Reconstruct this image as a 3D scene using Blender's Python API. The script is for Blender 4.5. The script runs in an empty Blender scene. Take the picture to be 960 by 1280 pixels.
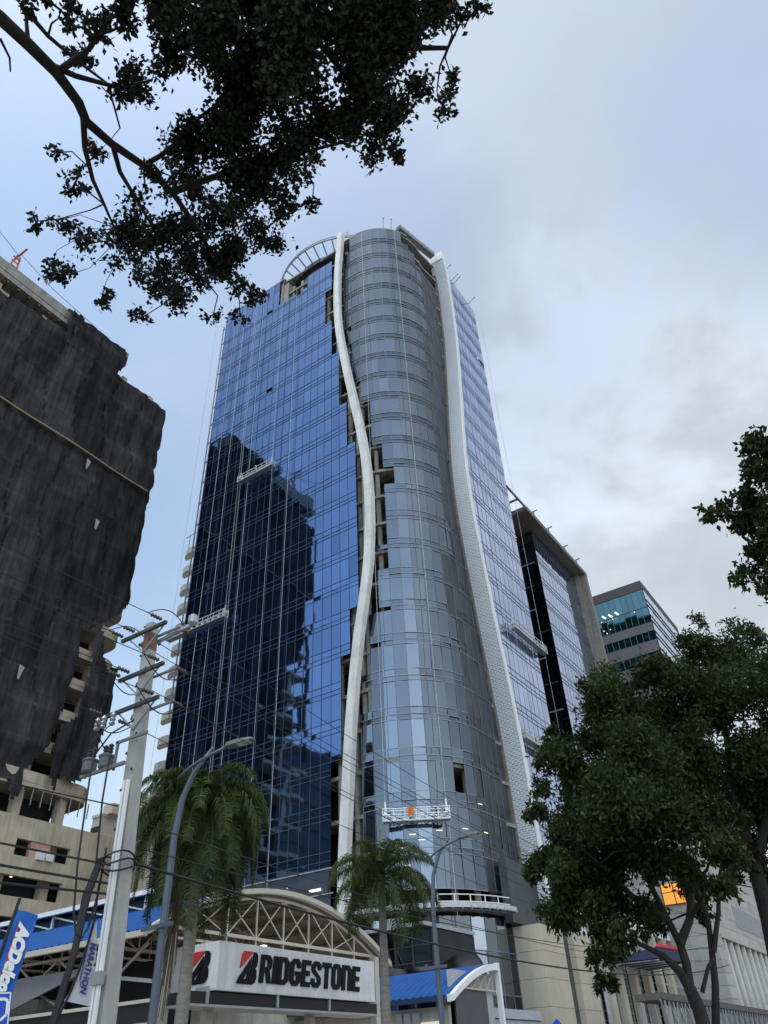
import bpy, math, random
import numpy as np
from mathutils import Vector, Matrix, noise as mnoise

# ------------------------------------------------------------------ camera, sky, sun, exposure
sc = bpy.context.scene
COL = sc.collection
CAM = np.array([0.0, 0.0, 1.6])
F, PITCH, ROLL, YAW = 925.0, math.radians(37.72), math.radians(-3.054), math.radians(32.65)
_f0 = np.array([0, math.cos(PITCH), math.sin(PITCH)])
_u0 = np.array([0, -math.sin(PITCH), math.cos(PITCH)])
_r0 = np.array([1.0, 0, 0])
_r = _r0 * math.cos(ROLL) + _u0 * math.sin(ROLL)
_u = _u0 * math.cos(ROLL) - _r0 * math.sin(ROLL)
_Z = np.array([[math.cos(YAW), -math.sin(YAW), 0], [math.sin(YAW), math.cos(YAW), 0], [0, 0, 1]])
CR, CU, CF = _Z @ _r, _Z @ _u, _Z @ _f0

cd = bpy.data.cameras.new('camera')
cam = bpy.data.objects.new('camera', cd)
COL.objects.link(cam)
cam.matrix_world = Matrix(((CR[0], CU[0], -CF[0], CAM[0]), (CR[1], CU[1], -CF[1], CAM[1]), (CR[2], CU[2], -CF[2], CAM[2]), (0, 0, 0, 1)))
cd.sensor_width = 36.0
cd.lens = 36.0 * F / 1280.0
cd.clip_start = 0.1
cd.clip_end = 4000.0
sc.camera = cam

SUN_EL, SUN_AZ = math.radians(76), math.radians(200)
world = bpy.data.worlds.new('World')
sc.world = world
world.use_nodes = True
wn, wl = world.node_tree.nodes, world.node_tree.links
wn.clear()


def N(nodes, kind, **kw):
    n = nodes.new(kind)
    for k, v in kw.items():
        if k.startswith('i_'):
            n.inputs[k[2:].replace('_', ' ')].default_value = v
        else:
            setattr(n, k, v)
    return n


w_out = N(wn, 'ShaderNodeOutputWorld')
w_bg = N(wn, 'ShaderNodeBackground', i_Strength=0.10)
w_sky = N(wn, 'ShaderNodeTexSky', sky_type='NISHITA', sun_disc=False, sun_elevation=SUN_EL, sun_rotation=SUN_AZ)
w_sky.air_density, w_sky.dust_density, w_sky.ozone_density = 1.2, 1.5, 2.0
w_tc = N(wn, 'ShaderNodeTexCoord')
w_map = N(wn, 'ShaderNodeMapping')
w_map.inputs['Location'].default_value = (0.35, 0.1, 0.2)
w_map.inputs['Scale'].default_value = (1.0, 1.0, 1.35)
wl.new(w_tc.outputs['Generated'], w_map.inputs['Vector'])
w_n1 = N(wn, 'ShaderNodeTexNoise', i_Scale=1.7, i_Detail=8.0, i_Roughness=0.52, i_Distortion=0.35)
wl.new(w_map.outputs[0], w_n1.inputs['Vector'])
w_n2 = N(wn, 'ShaderNodeTexNoise', i_Scale=3.4, i_Detail=9.0, i_Roughness=0.55, i_Distortion=0.2)
wl.new(w_map.outputs[0], w_n2.inputs['Vector'])
# cloud cover thins towards the south-west part of the sky (behind the photographer) and to the west
w_dot = N(wn, 'ShaderNodeVectorMath', operation='DOT_PRODUCT')
w_dot.inputs[1].default_value = (0.50, 0.55, 0.0)
wl.new(w_tc.outputs['Generated'], w_dot.inputs[0])
w_add = N(wn, 'ShaderNodeMath', operation='ADD')
wl.new(w_n1.outputs['Fac'], w_add.inputs[0])
wl.new(w_dot.outputs['Value'], w_add.inputs[1])
w_mr = N(wn, 'ShaderNodeMapRange', interpolation_type='SMOOTHSTEP')
for k, v in (('From Min', 0.22), ('From Max', 0.78), ('To Min', 0.50), ('To Max', 0.97)):
    w_mr.inputs[k].default_value = v
wl.new(w_add.outputs[0], w_mr.inputs['Value'])
w_cr = N(wn, 'ShaderNodeValToRGB')
e = w_cr.color_ramp.elements
e[0].position, e[0].color = 0.38, (3.95, 4.40, 4.90, 1)
e[1].position, e[1].color = 0.76, (5.7, 6.15, 6.6, 1)
m_ = w_cr.color_ramp.elements.new(0.54)
m_.color = (4.7, 5.2, 5.75, 1)
wl.new(w_n2.outputs['Fac'], w_cr.inputs['Fac'])
w_gain = N(wn, 'ShaderNodeMix', data_type='RGBA', blend_type='MULTIPLY')
w_gain.inputs['Factor'].default_value = 1.0
w_gain.inputs['B'].default_value = (1.55, 1.6, 1.48, 1)
wl.new(w_sky.outputs[0], w_gain.inputs['A'])
w_mix = N(wn, 'ShaderNodeMix', data_type='RGBA')
# a break in the cloud high on the right, a bright puff beside the tower, and a paler belt towards the horizon
def sky_spot(direction, lo, hi, amount, ragged):
    d = N(wn, 'ShaderNodeVectorMath', operation='DOT_PRODUCT')
    d.inputs[1].default_value = direction
    wl.new(w_tc.outputs['Generated'], d.inputs[0])
    ad = N(wn, 'ShaderNodeMath', operation='MULTIPLY_ADD')
    wl.new(w_n2.outputs['Fac'], ad.inputs[0])
    ad.inputs[1].default_value = ragged
    wl.new(d.outputs['Value'], ad.inputs[2])
    m = N(wn, 'ShaderNodeMapRange', interpolation_type='SMOOTHSTEP')
    for k, v in (('From Min', lo), ('From Max', hi), ('To Min', 0.0), ('To Max', amount)):
        m.inputs[k].default_value = v
    wl.new(ad.outputs[0], m.inputs['Value'])
    return m.outputs[0]
def w_math(op, a, b):
    n_ = N(wn, 'ShaderNodeMath', operation=op)
    for i_, x_ in enumerate((a, b)):
        if isinstance(x_, (int, float)):
            n_.inputs[i_].default_value = x_
        else:
            wl.new(x_, n_.inputs[i_])
    return n_.outputs[0]
w_gap = sky_spot((0.183, 0.534, 0.825), 1.05, 1.10, 0.50, 0.18)
w_gap2 = sky_spot((-0.118, 0.686, 0.718), 1.075, 1.10, 0.30, 0.18)
w_puff = sky_spot((-0.165, 0.717, 0.677), 1.085, 1.125, 0.20, 0.24)
w_left = sky_spot((-0.633, 0.261, 0.729), 0.72, 1.02, 0.45, 0.03)
w_mask = w_math('MAXIMUM', w_math('SUBTRACT', w_math('SUBTRACT', w_math('SUBTRACT', w_mr.outputs[0], w_gap), w_gap2), w_left), 0.05)
wl.new(w_mask, w_mix.inputs['Factor'])
wl.new(w_gain.outputs['Result'], w_mix.inputs['A'])
wl.new(w_cr.outputs['Color'], w_mix.inputs['B'])
# extra sky gain behind the photographer, added to lift light on foreground and facades
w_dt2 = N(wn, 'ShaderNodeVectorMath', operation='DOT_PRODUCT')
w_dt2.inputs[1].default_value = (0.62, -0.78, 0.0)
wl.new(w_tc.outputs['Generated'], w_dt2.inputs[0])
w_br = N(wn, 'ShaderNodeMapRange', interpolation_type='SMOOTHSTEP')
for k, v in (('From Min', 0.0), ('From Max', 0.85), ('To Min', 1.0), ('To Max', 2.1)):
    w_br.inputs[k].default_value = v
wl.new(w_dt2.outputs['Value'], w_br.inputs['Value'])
w_sep = N(wn, 'ShaderNodeSeparateXYZ')
wl.new(w_tc.outputs['Generated'], w_sep.inputs[0])
w_hz = N(wn, 'ShaderNodeMapRange', interpolation_type='SMOOTHSTEP')
for k, v in (('From Min', 0.1), ('From Max', 0.8), ('To Min', 1.07), ('To Max', 1.0)):
    w_hz.inputs[k].default_value = v
wl.new(w_sep.outputs['Z'], w_hz.inputs['Value'])
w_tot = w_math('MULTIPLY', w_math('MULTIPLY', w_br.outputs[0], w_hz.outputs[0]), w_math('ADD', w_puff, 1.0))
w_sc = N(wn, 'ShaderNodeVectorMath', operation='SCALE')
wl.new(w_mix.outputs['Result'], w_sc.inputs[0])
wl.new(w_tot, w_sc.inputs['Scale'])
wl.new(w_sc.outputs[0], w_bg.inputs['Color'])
wl.new(w_bg.outputs[0], w_out.inputs['Surface'])

sd = bpy.data.lights.new('sun', 'SUN')
sd.energy = 0.9
sd.angle = math.radians(15)
sd.color = (1.0, 0.95, 0.87)
sun = bpy.data.objects.new('sun', sd)
COL.objects.link(sun)
_sd = Vector((math.sin(SUN_AZ) * math.cos(SUN_EL), math.cos(SUN_AZ) * math.cos(SUN_EL), math.sin(SUN_EL)))
sun.rotation_euler = _sd.to_track_quat('Z', 'Y').to_euler()
sun.location = (0, 0, 150)

vs = sc.view_settings
vs.view_transform = 'Standard'
vs.look = 'None'
vs.exposure = 0.5
vs.gamma = 1.0
vs.use_curve_mapping = False
sc.cycles.max_bounces = 6
sc.cycles.diffuse_bounces = 3
sc.cycles.glossy_bounces = 4
sc.cycles.transmission_bounces = 4

# ------------------------------------------------------------------ geometry helpers
rng = random.Random(7)
nrng = np.random.default_rng(11)


def ray(px, py):
    d = CR * (px - 480) + CU * (640 - py) + CF * F
    return d / np.linalg.norm(d)


def H(px, py, ax, val):
    d = ray(px, py)
    return CAM + d * ((val - CAM[ax]) / d[ax])


def AT(px, py, dist):
    d = ray(px, py)
    return CAM + d * (dist / math.hypot(d[0], d[1]))


def pix(P):
    d = np.asarray(P, float) - CAM
    w = d @ CF
    return 480 + F * (d @ CR) / w, 640 - F * (d @ CU) / w


def inpoly(x, y, poly):
    c = False
    n = len(poly)
    for i in range(n):
        x1, y1 = poly[i]
        x2, y2 = poly[(i + 1) % n]
        if (y1 > y) != (y2 > y) and x < (x2 - x1) * (y - y1) / (y2 - y1) + x1:
            c = not c
    return c


def spline(knots, n=None):
    """Catmull-Rom interpolator through (t, v) knots."""
    ks = sorted(knots)

    def f(t):
        if t <= ks[0][0]:
            return ks[0][1]
        if t >= ks[-1][0]:
            return ks[-1][1]
        for i in range(len(ks) - 1):
            if ks[i][0] <= t <= ks[i + 1][0]:
                break
        t0, v0 = ks[i]
        t1, v1 = ks[i + 1]
        h = t1 - t0
        m0 = (v1 - ks[i - 1][1]) / (t1 - ks[i - 1][0]) if i > 0 else (v1 - v0) / h
        m1 = (ks[i + 2][1] - v0) / (ks[i + 2][0] - t0) if i + 2 < len(ks) else (v1 - v0) / h
        s = (t - t0) / h
        return (2 * s**3 - 3 * s**2 + 1) * v0 + (s**3 - 2 * s**2 + s) * h * m0 + (-2 * s**3 + 3 * s**2) * v1 + (s**3 - s**2) * h * m1
    return f


WORLD = {}


class MB:
    def __init__(self):
        self.v, self.f, self.t = [], [], []

    def face(self, pts, tint=1.0):
        n = len(self.v)
        self.v.extend(tuple(float(c) for c in p) for p in pts)
        self.f.append(tuple(range(n, n + len(pts))))
        self.t.append(tint)

    def hexa(self, p, tint=1.0):
        n = len(self.v)
        self.v.extend(tuple(float(c) for c in q) for q in p)
        for a in ((0, 3, 2, 1), (4, 5, 6, 7), (0, 1, 5, 4), (1, 2, 6, 5), (2, 3, 7, 6), (3, 0, 4, 7)):
            self.f.append(tuple(n + i for i in a))
            self.t.append(tint)

    def box(self, x0, x1, y0, y1, z0, z1, tint=1.0):
        self.hexa([(x0, y0, z0), (x1, y0, z0), (x1, y1, z0), (x0, y1, z0), (x0, y0, z1), (x1, y0, z1), (x1, y1, z1), (x0, y1, z1)], tint)

    def bar(self, p, q, w, h=None, up=(0, 0, 1), tint=1.0):
        p, q = Vector(p), Vector(q)
        h = h or w
        d = (q - p).normalized()
        u = Vector(up)
        if abs(d.dot(u)) > 0.97:
            u = Vector((0, 1, 0)) if abs(d.y) < 0.9 else Vector((1, 0, 0))
        s = d.cross(u).normalized() * (w / 2)
        t = s.cross(d).normalized() * (h / 2)
        self.hexa([p - s - t, p + s - t, q + s - t, q - s - t, p - s + t, p + s + t, q + s + t, q - s + t], tint)

    def tube(self, pts, rad, n=8, cap=True, tint=1.0):
        pts = [Vector(p) for p in pts]
        if not isinstance(rad, (list, tuple)):
            rad = [rad] * len(pts)
        rings = []
        ref = None
        for i, p in enumerate(pts):
            d = (pts[min(i + 1, len(pts) - 1)] - pts[max(i - 1, 0)]).normalized()
            if ref is None:
                ref = Vector((0, 0, 1)) if abs(d.z) < 0.9 else Vector((1, 0, 0))
            s = d.cross(ref).normalized()
            t = s.cross(d).normalized()
            ref = t
            b = len(self.v)
            for k in range(n):
                a = 2 * math.pi * k / n
                self.v.append(tuple(p + (s * math.cos(a) + t * math.sin(a)) * rad[i]))
            rings.append(b)
        for i in range(len(rings) - 1):
            a, b = rings[i], rings[i + 1]
            for k in range(n):
                self.f.append((a + k, a + (k + 1) % n, b + (k + 1) % n, b + k))
                self.t.append(tint)
        if cap:
            self.f.append(tuple(rings[0] + k for k in reversed(range(n))))
            self.f.append(tuple(rings[-1] + k for k in range(n)))
            self.t += [tint, tint]

    def prism(self, poly, axis, a0, a1, tint=1.0):
        def P(u, v, a):
            return (a, u, v) if axis == 'x' else (u, a, v) if axis == 'y' else (u, v, a)
        n = len(poly)
        b = len(self.v)
        self.v.extend(P(u, v, a0) for u, v in poly)
        self.v.extend(P(u, v, a1) for u, v in poly)
        self.f.append(tuple(b + i for i in range(n)))
        self.f.append(tuple(b + n + i for i in reversed(range(n))))
        self.t += [tint, tint]
        for i in range(n):
            j = (i + 1) % n
            self.f.append((b + i, b + n + i, b + n + j, b + j))
            self.t.append(tint)

    def lathe(self, prof, c, n=16, tint=1.0):
        b = len(self.v)
        for r, z in prof:
            for k in range(n):
                a = 2 * math.pi * k / n
                self.v.append((c[0] + r * math.cos(a), c[1] + r * math.sin(a), c[2] + z))
        for i in range(len(prof) - 1):
            for k in range(n):
                self.f.append((b + i * n + k, b + i * n + (k + 1) % n, b + (i + 1) * n + (k + 1) % n, b + (i + 1) * n + k))
                self.t.append(tint)

    def build(self, name, mat, parent=None, smooth=False, fix=True):
        me = bpy.data.meshes.new(name)
        off = WORLD.get(parent.name, (0, 0, 0)) if parent else (0, 0, 0)
        vv = np.array(self.v, float).reshape(-1, 3) - np.array(off)
        me.from_pydata([tuple(p) for p in vv], [], self.f)
        at = me.attributes.new('tint', 'FLOAT', 'FACE')
        at.data.foreach_set('value', np.array(self.t, np.float32))
        if fix:
            import bmesh
            bm = bmesh.new()
            bm.from_mesh(me)
            bmesh.ops.recalc_face_normals(bm, faces=bm.faces)
            bm.to_mesh(me)
            bm.free()
        if smooth:
            me.polygons.foreach_set('use_smooth', [True] * len(me.polygons))
        me.materials.append(mat)
        o = bpy.data.objects.new(name, me)
        COL.objects.link(o)
        if parent:
            o.parent = parent
            WORLD[o.name] = off
        return o


def thing(name, label, cat, loc=(0, 0, 0), group=None, kind=None):
    o = bpy.data.objects.new(name, None)
    o.empty_display_size = 0.3
    COL.objects.link(o)
    o.location = loc
    WORLD[o.name] = tuple(loc)
    o['label'], o['category'] = label, cat
    if group:
        o['group'] = group
    if kind:
        o['kind'] = kind
    return o


def tag(o, label, cat, group=None, kind=None):
    o['label'], o['category'] = label, cat
    if group:
        o['group'] = group
    if kind:
        o['kind'] = kind
    return o


def structure(o):
    o['kind'] = 'structure'
    return o


# ------------------------------------------------------------------ materials
def M(name, col, rough=0.75, metal=0.0, var=0.12, scale=2.0, bump=0.0, bscale=12.0, tint=False, streak=0.0, spec=0.4, stretch=(1, 1, 1)):
    m = bpy.data.materials.new(name)
    m.use_nodes = True
    n, l = m.node_tree.nodes, m.node_tree.links
    b = n['Principled BSDF']
    b.inputs['Roughness'].default_value = rough
    b.inputs['Metallic'].default_value = metal
    b.inputs['Specular IOR Level'].default_value = spec
    tc = N(n, 'ShaderNodeTexCoord')
    mp = N(n, 'ShaderNodeMapping')
    mp.inputs['Scale'].default_value = stretch
    l.new(tc.outputs['Object'], mp.inputs['Vector'])
    no = N(n, 'ShaderNodeTexNoise', i_Scale=scale, i_Detail=6.0, i_Roughness=0.6)
    l.new(mp.outputs[0], no.inputs['Vector'])
    mr = N(n, 'ShaderNodeMapRange')
    for k, v in (('From Min', 0.3), ('From Max', 0.7), ('To Min', 1 - var), ('To Max', 1 + var)):
        mr.inputs[k].default_value = v
    l.new(no.outputs['Fac'], mr.inputs['Value'])
    fac = mr.outputs[0]
    if streak:
        mp2 = N(n, 'ShaderNodeMapping')
        mp2.inputs['Scale'].default_value = (1.3, 1.3, 0.07)
        l.new(tc.outputs['Object'], mp2.inputs['Vector'])
        n2 = N(n, 'ShaderNodeTexNoise', i_Scale=1.6, i_Detail=5.0, i_Roughness=0.65)
        l.new(mp2.outputs[0], n2.inputs['Vector'])
        m2 = N(n, 'ShaderNodeMapRange')
        for k, v in (('From Min', 0.35), ('From Max', 0.62), ('To Min', 1 - streak), ('To Max', 1.0)):
            m2.inputs[k].default_value = v
        l.new(n2.outputs['Fac'], m2.inputs['Value'])
        mu = N(n, 'ShaderNodeMath', operation='MULTIPLY')
        l.new(fac, mu.inputs[0])
        l.new(m2.outputs[0], mu.inputs[1])
        fac = mu.outputs[0]
    if tint:
        at = N(n, 'ShaderNodeAttribute', attribute_name='tint')
        mu = N(n, 'ShaderNodeMath', operation='MULTIPLY')
        l.new(fac, mu.inputs[0])
        l.new(at.outputs['Fac'], mu.inputs[1])
        fac = mu.outputs[0]
    sc_ = N(n, 'ShaderNodeVectorMath', operation='SCALE')
    sc_.inputs[0].default_value = col
    l.new(fac, sc_.inputs['Scale'])
    l.new(sc_.outputs[0], b.inputs['Base Color'])
    if bump:
        nb = N(n, 'ShaderNodeTexNoise', i_Scale=bscale, i_Detail=4.0)
        l.new(tc.outputs['Object'], nb.inputs['Vector'])
        bp = N(n, 'ShaderNodeBump', i_Strength=bump, i_Distance=0.05)
        l.new(nb.outputs['Fac'], bp.inputs['Height'])
        l.new(bp.outputs[0], b.inputs['Normal'])
    return m


def glass(name, tint, rough=0.03, wav=0.05, body=(0.01, 0.014, 0.022), refl=0.9):
    """coated architectural glass: dark body under a tinted mirror coat."""
    m = M(name, tint, rough=rough, metal=1.0, var=0.05, scale=0.15, tint=True)
    n, l = m.node_tree.nodes, m.node_tree.links
    b = n['Principled BSDF']
    tc = N(n, 'ShaderNodeTexCoord')
    nb = N(n, 'ShaderNodeTexNoise', i_Scale=0.55, i_Detail=2.0)
    l.new(tc.outputs['Object'], nb.inputs['Vector'])
    bp = N(n, 'ShaderNodeBump', i_Strength=wav, i_Distance=0.08)
    l.new(nb.outputs['Fac'], bp.inputs['Height'])
    l.new(bp.outputs[0], b.inputs['Normal'])
    d = N(n, 'ShaderNodeBsdfDiffuse')
    d.inputs['Color'].default_value = (*body, 1)
    mx = N(n, 'ShaderNodeMixShader')
    mx.inputs[0].default_value = refl
    out = n['Material Output']
    l.new(d.outputs[0], mx.inputs[1])
    l.new(b.outputs[0], mx.inputs[2])
    l.new(mx.outputs[0], out.inputs['Surface'])
    return m


def emit(name, col, s):
    m = bpy.data.materials.new(name)
    m.use_nodes = True
    n, l = m.node_tree.nodes, m.node_tree.links
    n.clear()
    em = N(n, 'ShaderNodeEmission', i_Strength=s)
    em.inputs['Color'].default_value = (*col, 1)
    o = N(n, 'ShaderNodeOutputMaterial')
    l.new(em.outputs[0], o.inputs['Surface'])
    return m


def leafmat(name, col, trans=0.25, var=0.45):
    m = bpy.data.materials.new(name)
    m.use_nodes = True
    n, l = m.node_tree.nodes, m.node_tree.links
    n.clear()
    at = N(n, 'ShaderNodeAttribute', attribute_name='tint')
    s = N(n, 'ShaderNodeVectorMath', operation='SCALE')
    s.inputs[0].default_value = col
    l.new(at.outputs['Fac'], s.inputs['Scale'])
    d = N(n, 'ShaderNodeBsdfDiffuse')
    t = N(n, 'ShaderNodeBsdfTranslucent')
    g = N(n, 'ShaderNodeBsdfGlossy', i_Roughness=0.45)
    g.inputs['Color'].default_value = (0.35, 0.37, 0.38, 1)
    l.new(s.outputs[0], d.inputs['Color'])
    l.new(s.outputs[0], t.inputs['Color'])
    mx = N(n, 'ShaderNodeMixShader')
    mx.inputs[0].default_value = trans
    l.new(d.outputs[0], mx.inputs[1])
    l.new(t.outputs[0], mx.inputs[2])
    m2 = N(n, 'ShaderNodeMixShader')
    m2.inputs[0].default_value = 0.02
    l.new(mx.outputs[0], m2.inputs[1])
    l.new(g.outputs[0], m2.inputs[2])
    o = N(n, 'ShaderNodeOutputMaterial')
    l.new(m2.outputs[0], o.inputs['Surface'])
    return m


G_BLUE = glass('blue coated glass', (0.13, 0.225, 0.435), wav=0.03)
G_GREY = glass('grey coated glass', (0.135, 0.160, 0.190), wav=0.06)
G_SKY = glass('pale coated glass', (0.52, 0.58, 0.76), wav=0.03)
G_DARK = glass('dark glass', (0.05, 0.07, 0.10), wav=0.05, refl=0.8)
G_TEAL = glass('teal glass', (0.085, 0.16, 0.18), wav=0.04, body=(0.015, 0.05, 0.055), refl=0.8)
G_SHOP = glass('shop glass', (0.22, 0.24, 0.26), wav=0.05)
M_CLAD = M('dark grey cladding', (0.045, 0.049, 0.055), rough=0.5, var=0.25, scale=0.8, tint=True)
M_SPAND = M('grey spandrel cladding', (0.06, 0.075, 0.095), rough=0.3, var=0.15, scale=0.5, tint=True)
M_MULL = M('aluminium mullion', (0.16, 0.20, 0.27), rough=0.4, metal=0.3)
M_MULLL = M('light aluminium mullion', (0.42, 0.46, 0.50), rough=0.4, metal=0.3)
M_MULLC = M('steel grey mullion', (0.26, 0.29, 0.32), rough=0.4, metal=0.3)
M_MULLD = M('dark mullion', (0.07, 0.10, 0.17), rough=0.4)
M_CONC = M('raw concrete', (0.33, 0.31, 0.27), var=0.22, scale=0.9, streak=0.35, bump=0.3)
M_CONC2 = M('beige rendered concrete', (0.54, 0.46, 0.33), var=0.18, scale=0.4, streak=0.22, bump=0.3)
M_CONCG = M('grey pole concrete', (0.40, 0.39, 0.36), var=0.14, scale=1.5, streak=0.25, bump=0.2)
M_DARK = M('dark interior', (0.02, 0.02, 0.022), var=0.3, scale=0.5)
M_WHITE = M('white fin paint', (0.76, 0.75, 0.71), rough=0.55, var=0.06, streak=0.2, tint=True)
M_WHT = M('white paint', (0.78, 0.78, 0.77), rough=0.5, var=0.05)
M_STEEL = M('galvanised steel', (0.36, 0.38, 0.40), rough=0.45, metal=0.5)
M_DSTEEL = M('dark steel', (0.06, 0.06, 0.065), rough=0.5, metal=0.2)
M_BEIGE = M('beige stone panel', (0.52, 0.46, 0.36), rough=0.6, var=0.06, scale=0.6, tint=True, streak=0.12)
M_TILE = M('light stone tile', (0.40, 0.38, 0.34), rough=0.6, var=0.1, scale=0.5, tint=True)
M_CREAM = M('cream steel paint', (0.50, 0.46, 0.38), rough=0.5, var=0.06)
M_SOFF = M('brown ceiling sheet', (0.20, 0.165, 0.125), rough=0.7, var=0.2, scale=1.0)
M_BLUER = M('blue roof sheet', (0.022, 0.095, 0.30), rough=0.65, var=0.12, scale=0.8, spec=0.15)
M_BLUED = M('dark blue fascia sheet', (0.02, 0.045, 0.10), rough=0.5, var=0.25, scale=0.8)
M_NET = M('black debris netting', (0.042, 0.040, 0.040), rough=0.9, var=0.5, scale=0.35, streak=0.45, tint=True, stretch=(1, 1, 0.3), spec=0.1)
M_BLACK = M('matt black', (0.015, 0.015, 0.016), rough=0.6)
M_RUB = M('cable rubber', (0.02, 0.02, 0.022), rough=0.6)
M_LAMP = M('blue grey lamp paint', (0.10, 0.125, 0.16), rough=0.45, metal=0.2)
M_BARK = M('dark bark', (0.028, 0.024, 0.020), rough=0.9, var=0.3, scale=6, bump=0.6, bscale=25)
M_PALMT = M('palm trunk', (0.22, 0.20, 0.17), rough=0.85, var=0.25, scale=3, bump=0.5, stretch=(1, 1, 5))
M_SHAFT = M('palm crown shaft', (0.14, 0.17, 0.07), rough=0.6, var=0.2)
L_TOP = leafmat('overhanging leaves', (0.032, 0.037, 0.026), trans=0.12)
L_TREE = leafmat('dark tree leaves', (0.037, 0.052, 0.018), trans=0.28)
L_PALM = leafmat('palm leaflets', (0.070, 0.092, 0.034), trans=0.3)
L_SPEAR = leafmat('young palm spear', (0.26, 0.34, 0.06), trans=0.3)
L_DRY = leafmat('dry palm fibre', (0.13, 0.10, 0.07), trans=0.1)
E_WARM = emit('warm lamp', (1.0, 0.84, 0.60), 1.6)
E_WHITE = emit('white lamp', (1.0, 0.97, 0.90), 1.3)
E_ORANGE = emit('orange lit window', (1.0, 0.42, 0.08), 0.75)
E_SHOP = emit('lit shop interior', (0.95, 0.85, 0.66), 0.55)

# ------------------------------------------------------------------ ground
ASPH = M('asphalt', (0.05, 0.05, 0.052), rough=0.9, var=0.25, scale=1.5, bump=0.4)
PAVE = M('paving', (0.26, 0.25, 0.23), rough=0.85, var=0.15, scale=1.2, bump=0.2)
SOIL = M('city ground', (0.16, 0.15, 0.13), rough=0.95, var=0.3, scale=0.05)
b = MB()
b.face([(-900, -900, -0.02), (900, -900, -0.02), (900, 900, -0.02), (-900, 900, -0.02)])
structure(b.build('ground', SOIL))
b = MB()
b.face([(-10.6, -200, 0.0), (-4.6, -200, 0.0), (-4.6, 260, 0.0), (-10.6, 260, 0.0)])
structure(b.build('road', ASPH))
b = MB()
for k in range(-20, 40):
    b.face([(-7.66, k * 6, 0.004), (-7.54, k * 6, 0.004), (-7.54, k * 6 + 3, 0.004), (-7.66, k * 6 + 3, 0.004)])
structure(b.build('road_markings', M_WHT))
b = MB()
b.box(-13.5, -10.6, -200, 260, -0.02, 0.13)
structure(b.build('pavement', PAVE))
b = MB()
b.box(-4.6, 6.0, -200, 260, -0.02, 0.13)
structure(b.build('median_pavement', PAVE))
b = MB()
b.box(-34, -13.5, 12, 58, -0.02, 0.09)
structure(b.build('forecourt', PAVE))

# ------------------------------------------------------------------ main tower
FH = 4.27
Z0 = 18.13
ZS = [Z0 + FH * k for k in range(25)]
ZTOP = ZS[-1]
_k = lambda P: 1.6 + (P - 1.6) * 0.987
finX = spline([(_k(z), x * 0.987) for z, x in ((12, -45.25), (18.1, -45.1), (23.9, -44.7), (31.9, -44.05), (40.8, -42.9), (45.6, -42.0), (50.8, -41.15), (56.5, -40.75), (63, -40.75), (70.4, -41.4), (79, -42.7), (88.7, -44.2), (99.2, -45.4), (111, -45.45), (122, -44.75))])
finY = spline([(12, 75.3), (19.8, 75.1), (31.3, 74.5), (46.5, 72.4), (65.5, 70.7), (86.4, 72.9), (99, 74.3), (115, 74.7), (122, 73.9)])

tower = thing('glass_tower', 'tall blue and grey glass tower with a rounded corner between two wavy white fins', 'building', (-50, 70, 0))


def panel(mb, p00, p10, p11, p01, nrm, tint, jit=0.012):
    q = []
    for p in (p00, p10, p11, p01):
        q.append(Vector(p))
    a, c = rng.gauss(0, jit), rng.gauss(0, jit)
    nn = Vector(nrm)
    q[0] += nn * (a + c)
    q[1] += nn * (-a + c)
    q[2] += nn * (-a - c)
    q[3] += nn * (a - c)
    mb.face(q, tint)


ROWS = [(0.0, 0.55), (0.55, 1.35), (1.35, FH)]
# left facade, plane y = 60
fl, ml, mv = MB(), MB(), MB()
xs = [-72.0 + 1.34 * i for i in range(24)]
holes = {(-59.2, 90.4), (-60.0, 111.3), (-53.95, 111.2)}


def left_hole(x0, x1, z0, z1):
    xc, zc = (x0 + x1) / 2, (z0 + z1) / 2
    for hx, hz in holes:
        if x0 <= hx < x1 and 0.7 < z1 - z0 < 1 and abs(zc - hz) < 2.1:
            return True
    if x0 > -59.0 and x0 < -52.9 and zc > 114.6:
        return True
    if x0 >= -52.9 and zc > 116.6:
        return True
    fl_ = math.floor((zc - Z0) / (FH * 3))
    r = random.Random(fl_ * 31 + 5).random()
    wob = 0.95 + 0.9 * r
    return x1 > finX(zc) - wob


for k in range(24):
    for r0, r1 in ROWS:
        z0, z1 = ZS[k] + r0, ZS[k] + r1
        xe = None
        for i in range(len(xs) - 1):
            x0, x1 = xs[i], xs[i + 1]
            if left_hole(x0, x1, z0, z1):
                continue
            xe = x1
            tv = 1.0 + rng.gauss(0, 0.04) - (0.22 if rng.random() < 0.03 else 0)
            panel(fl, (x0, 60, z0), (x1, 60, z0), (x1, 60, z1), (x0, 60, z1), (0, -1, 0), tv, 0.0035)
            mv.box(x0 - 0.02, x0 + 0.02, 59.955, 59.98, z0, z1)
        if xe is not None and not (z1 > 114.6 and k > 21):
            ml.box(-72.0, xe, 59.95, 59.98, z0 - 0.025, z0 + 0.025)
lf = fl.build('left_curtain_wall', G_BLUE, tower)
ml.build('horizontal_mullion', M_MULLD, lf)
mv.build('vertical_mullion', M_MULLD, lf)

# rounded corner: flat run, quarter arc, flat run
CX, CY, CRAD = -42.5, 69.0, 8.55


def corner(s):
    """s in metres along the skin, from x = -47 to beyond the corner; returns point xy and normal."""
    L1 = 47.0 - 42.5
    L2 = CRAD * math.pi / 2
    if s < L1:
        return (-47.0 + s, CY - CRAD), (0, -1)
    if s < L1 + L2:
        a = -math.pi / 2 + (s - L1) / CRAD
        return (CX + CRAD * math.cos(a), CY + CRAD * math.sin(a)), (math.cos(a), math.sin(a))
    return (CX + CRAD, CY + (s - L1 - L2)), (1, 0)


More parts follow.
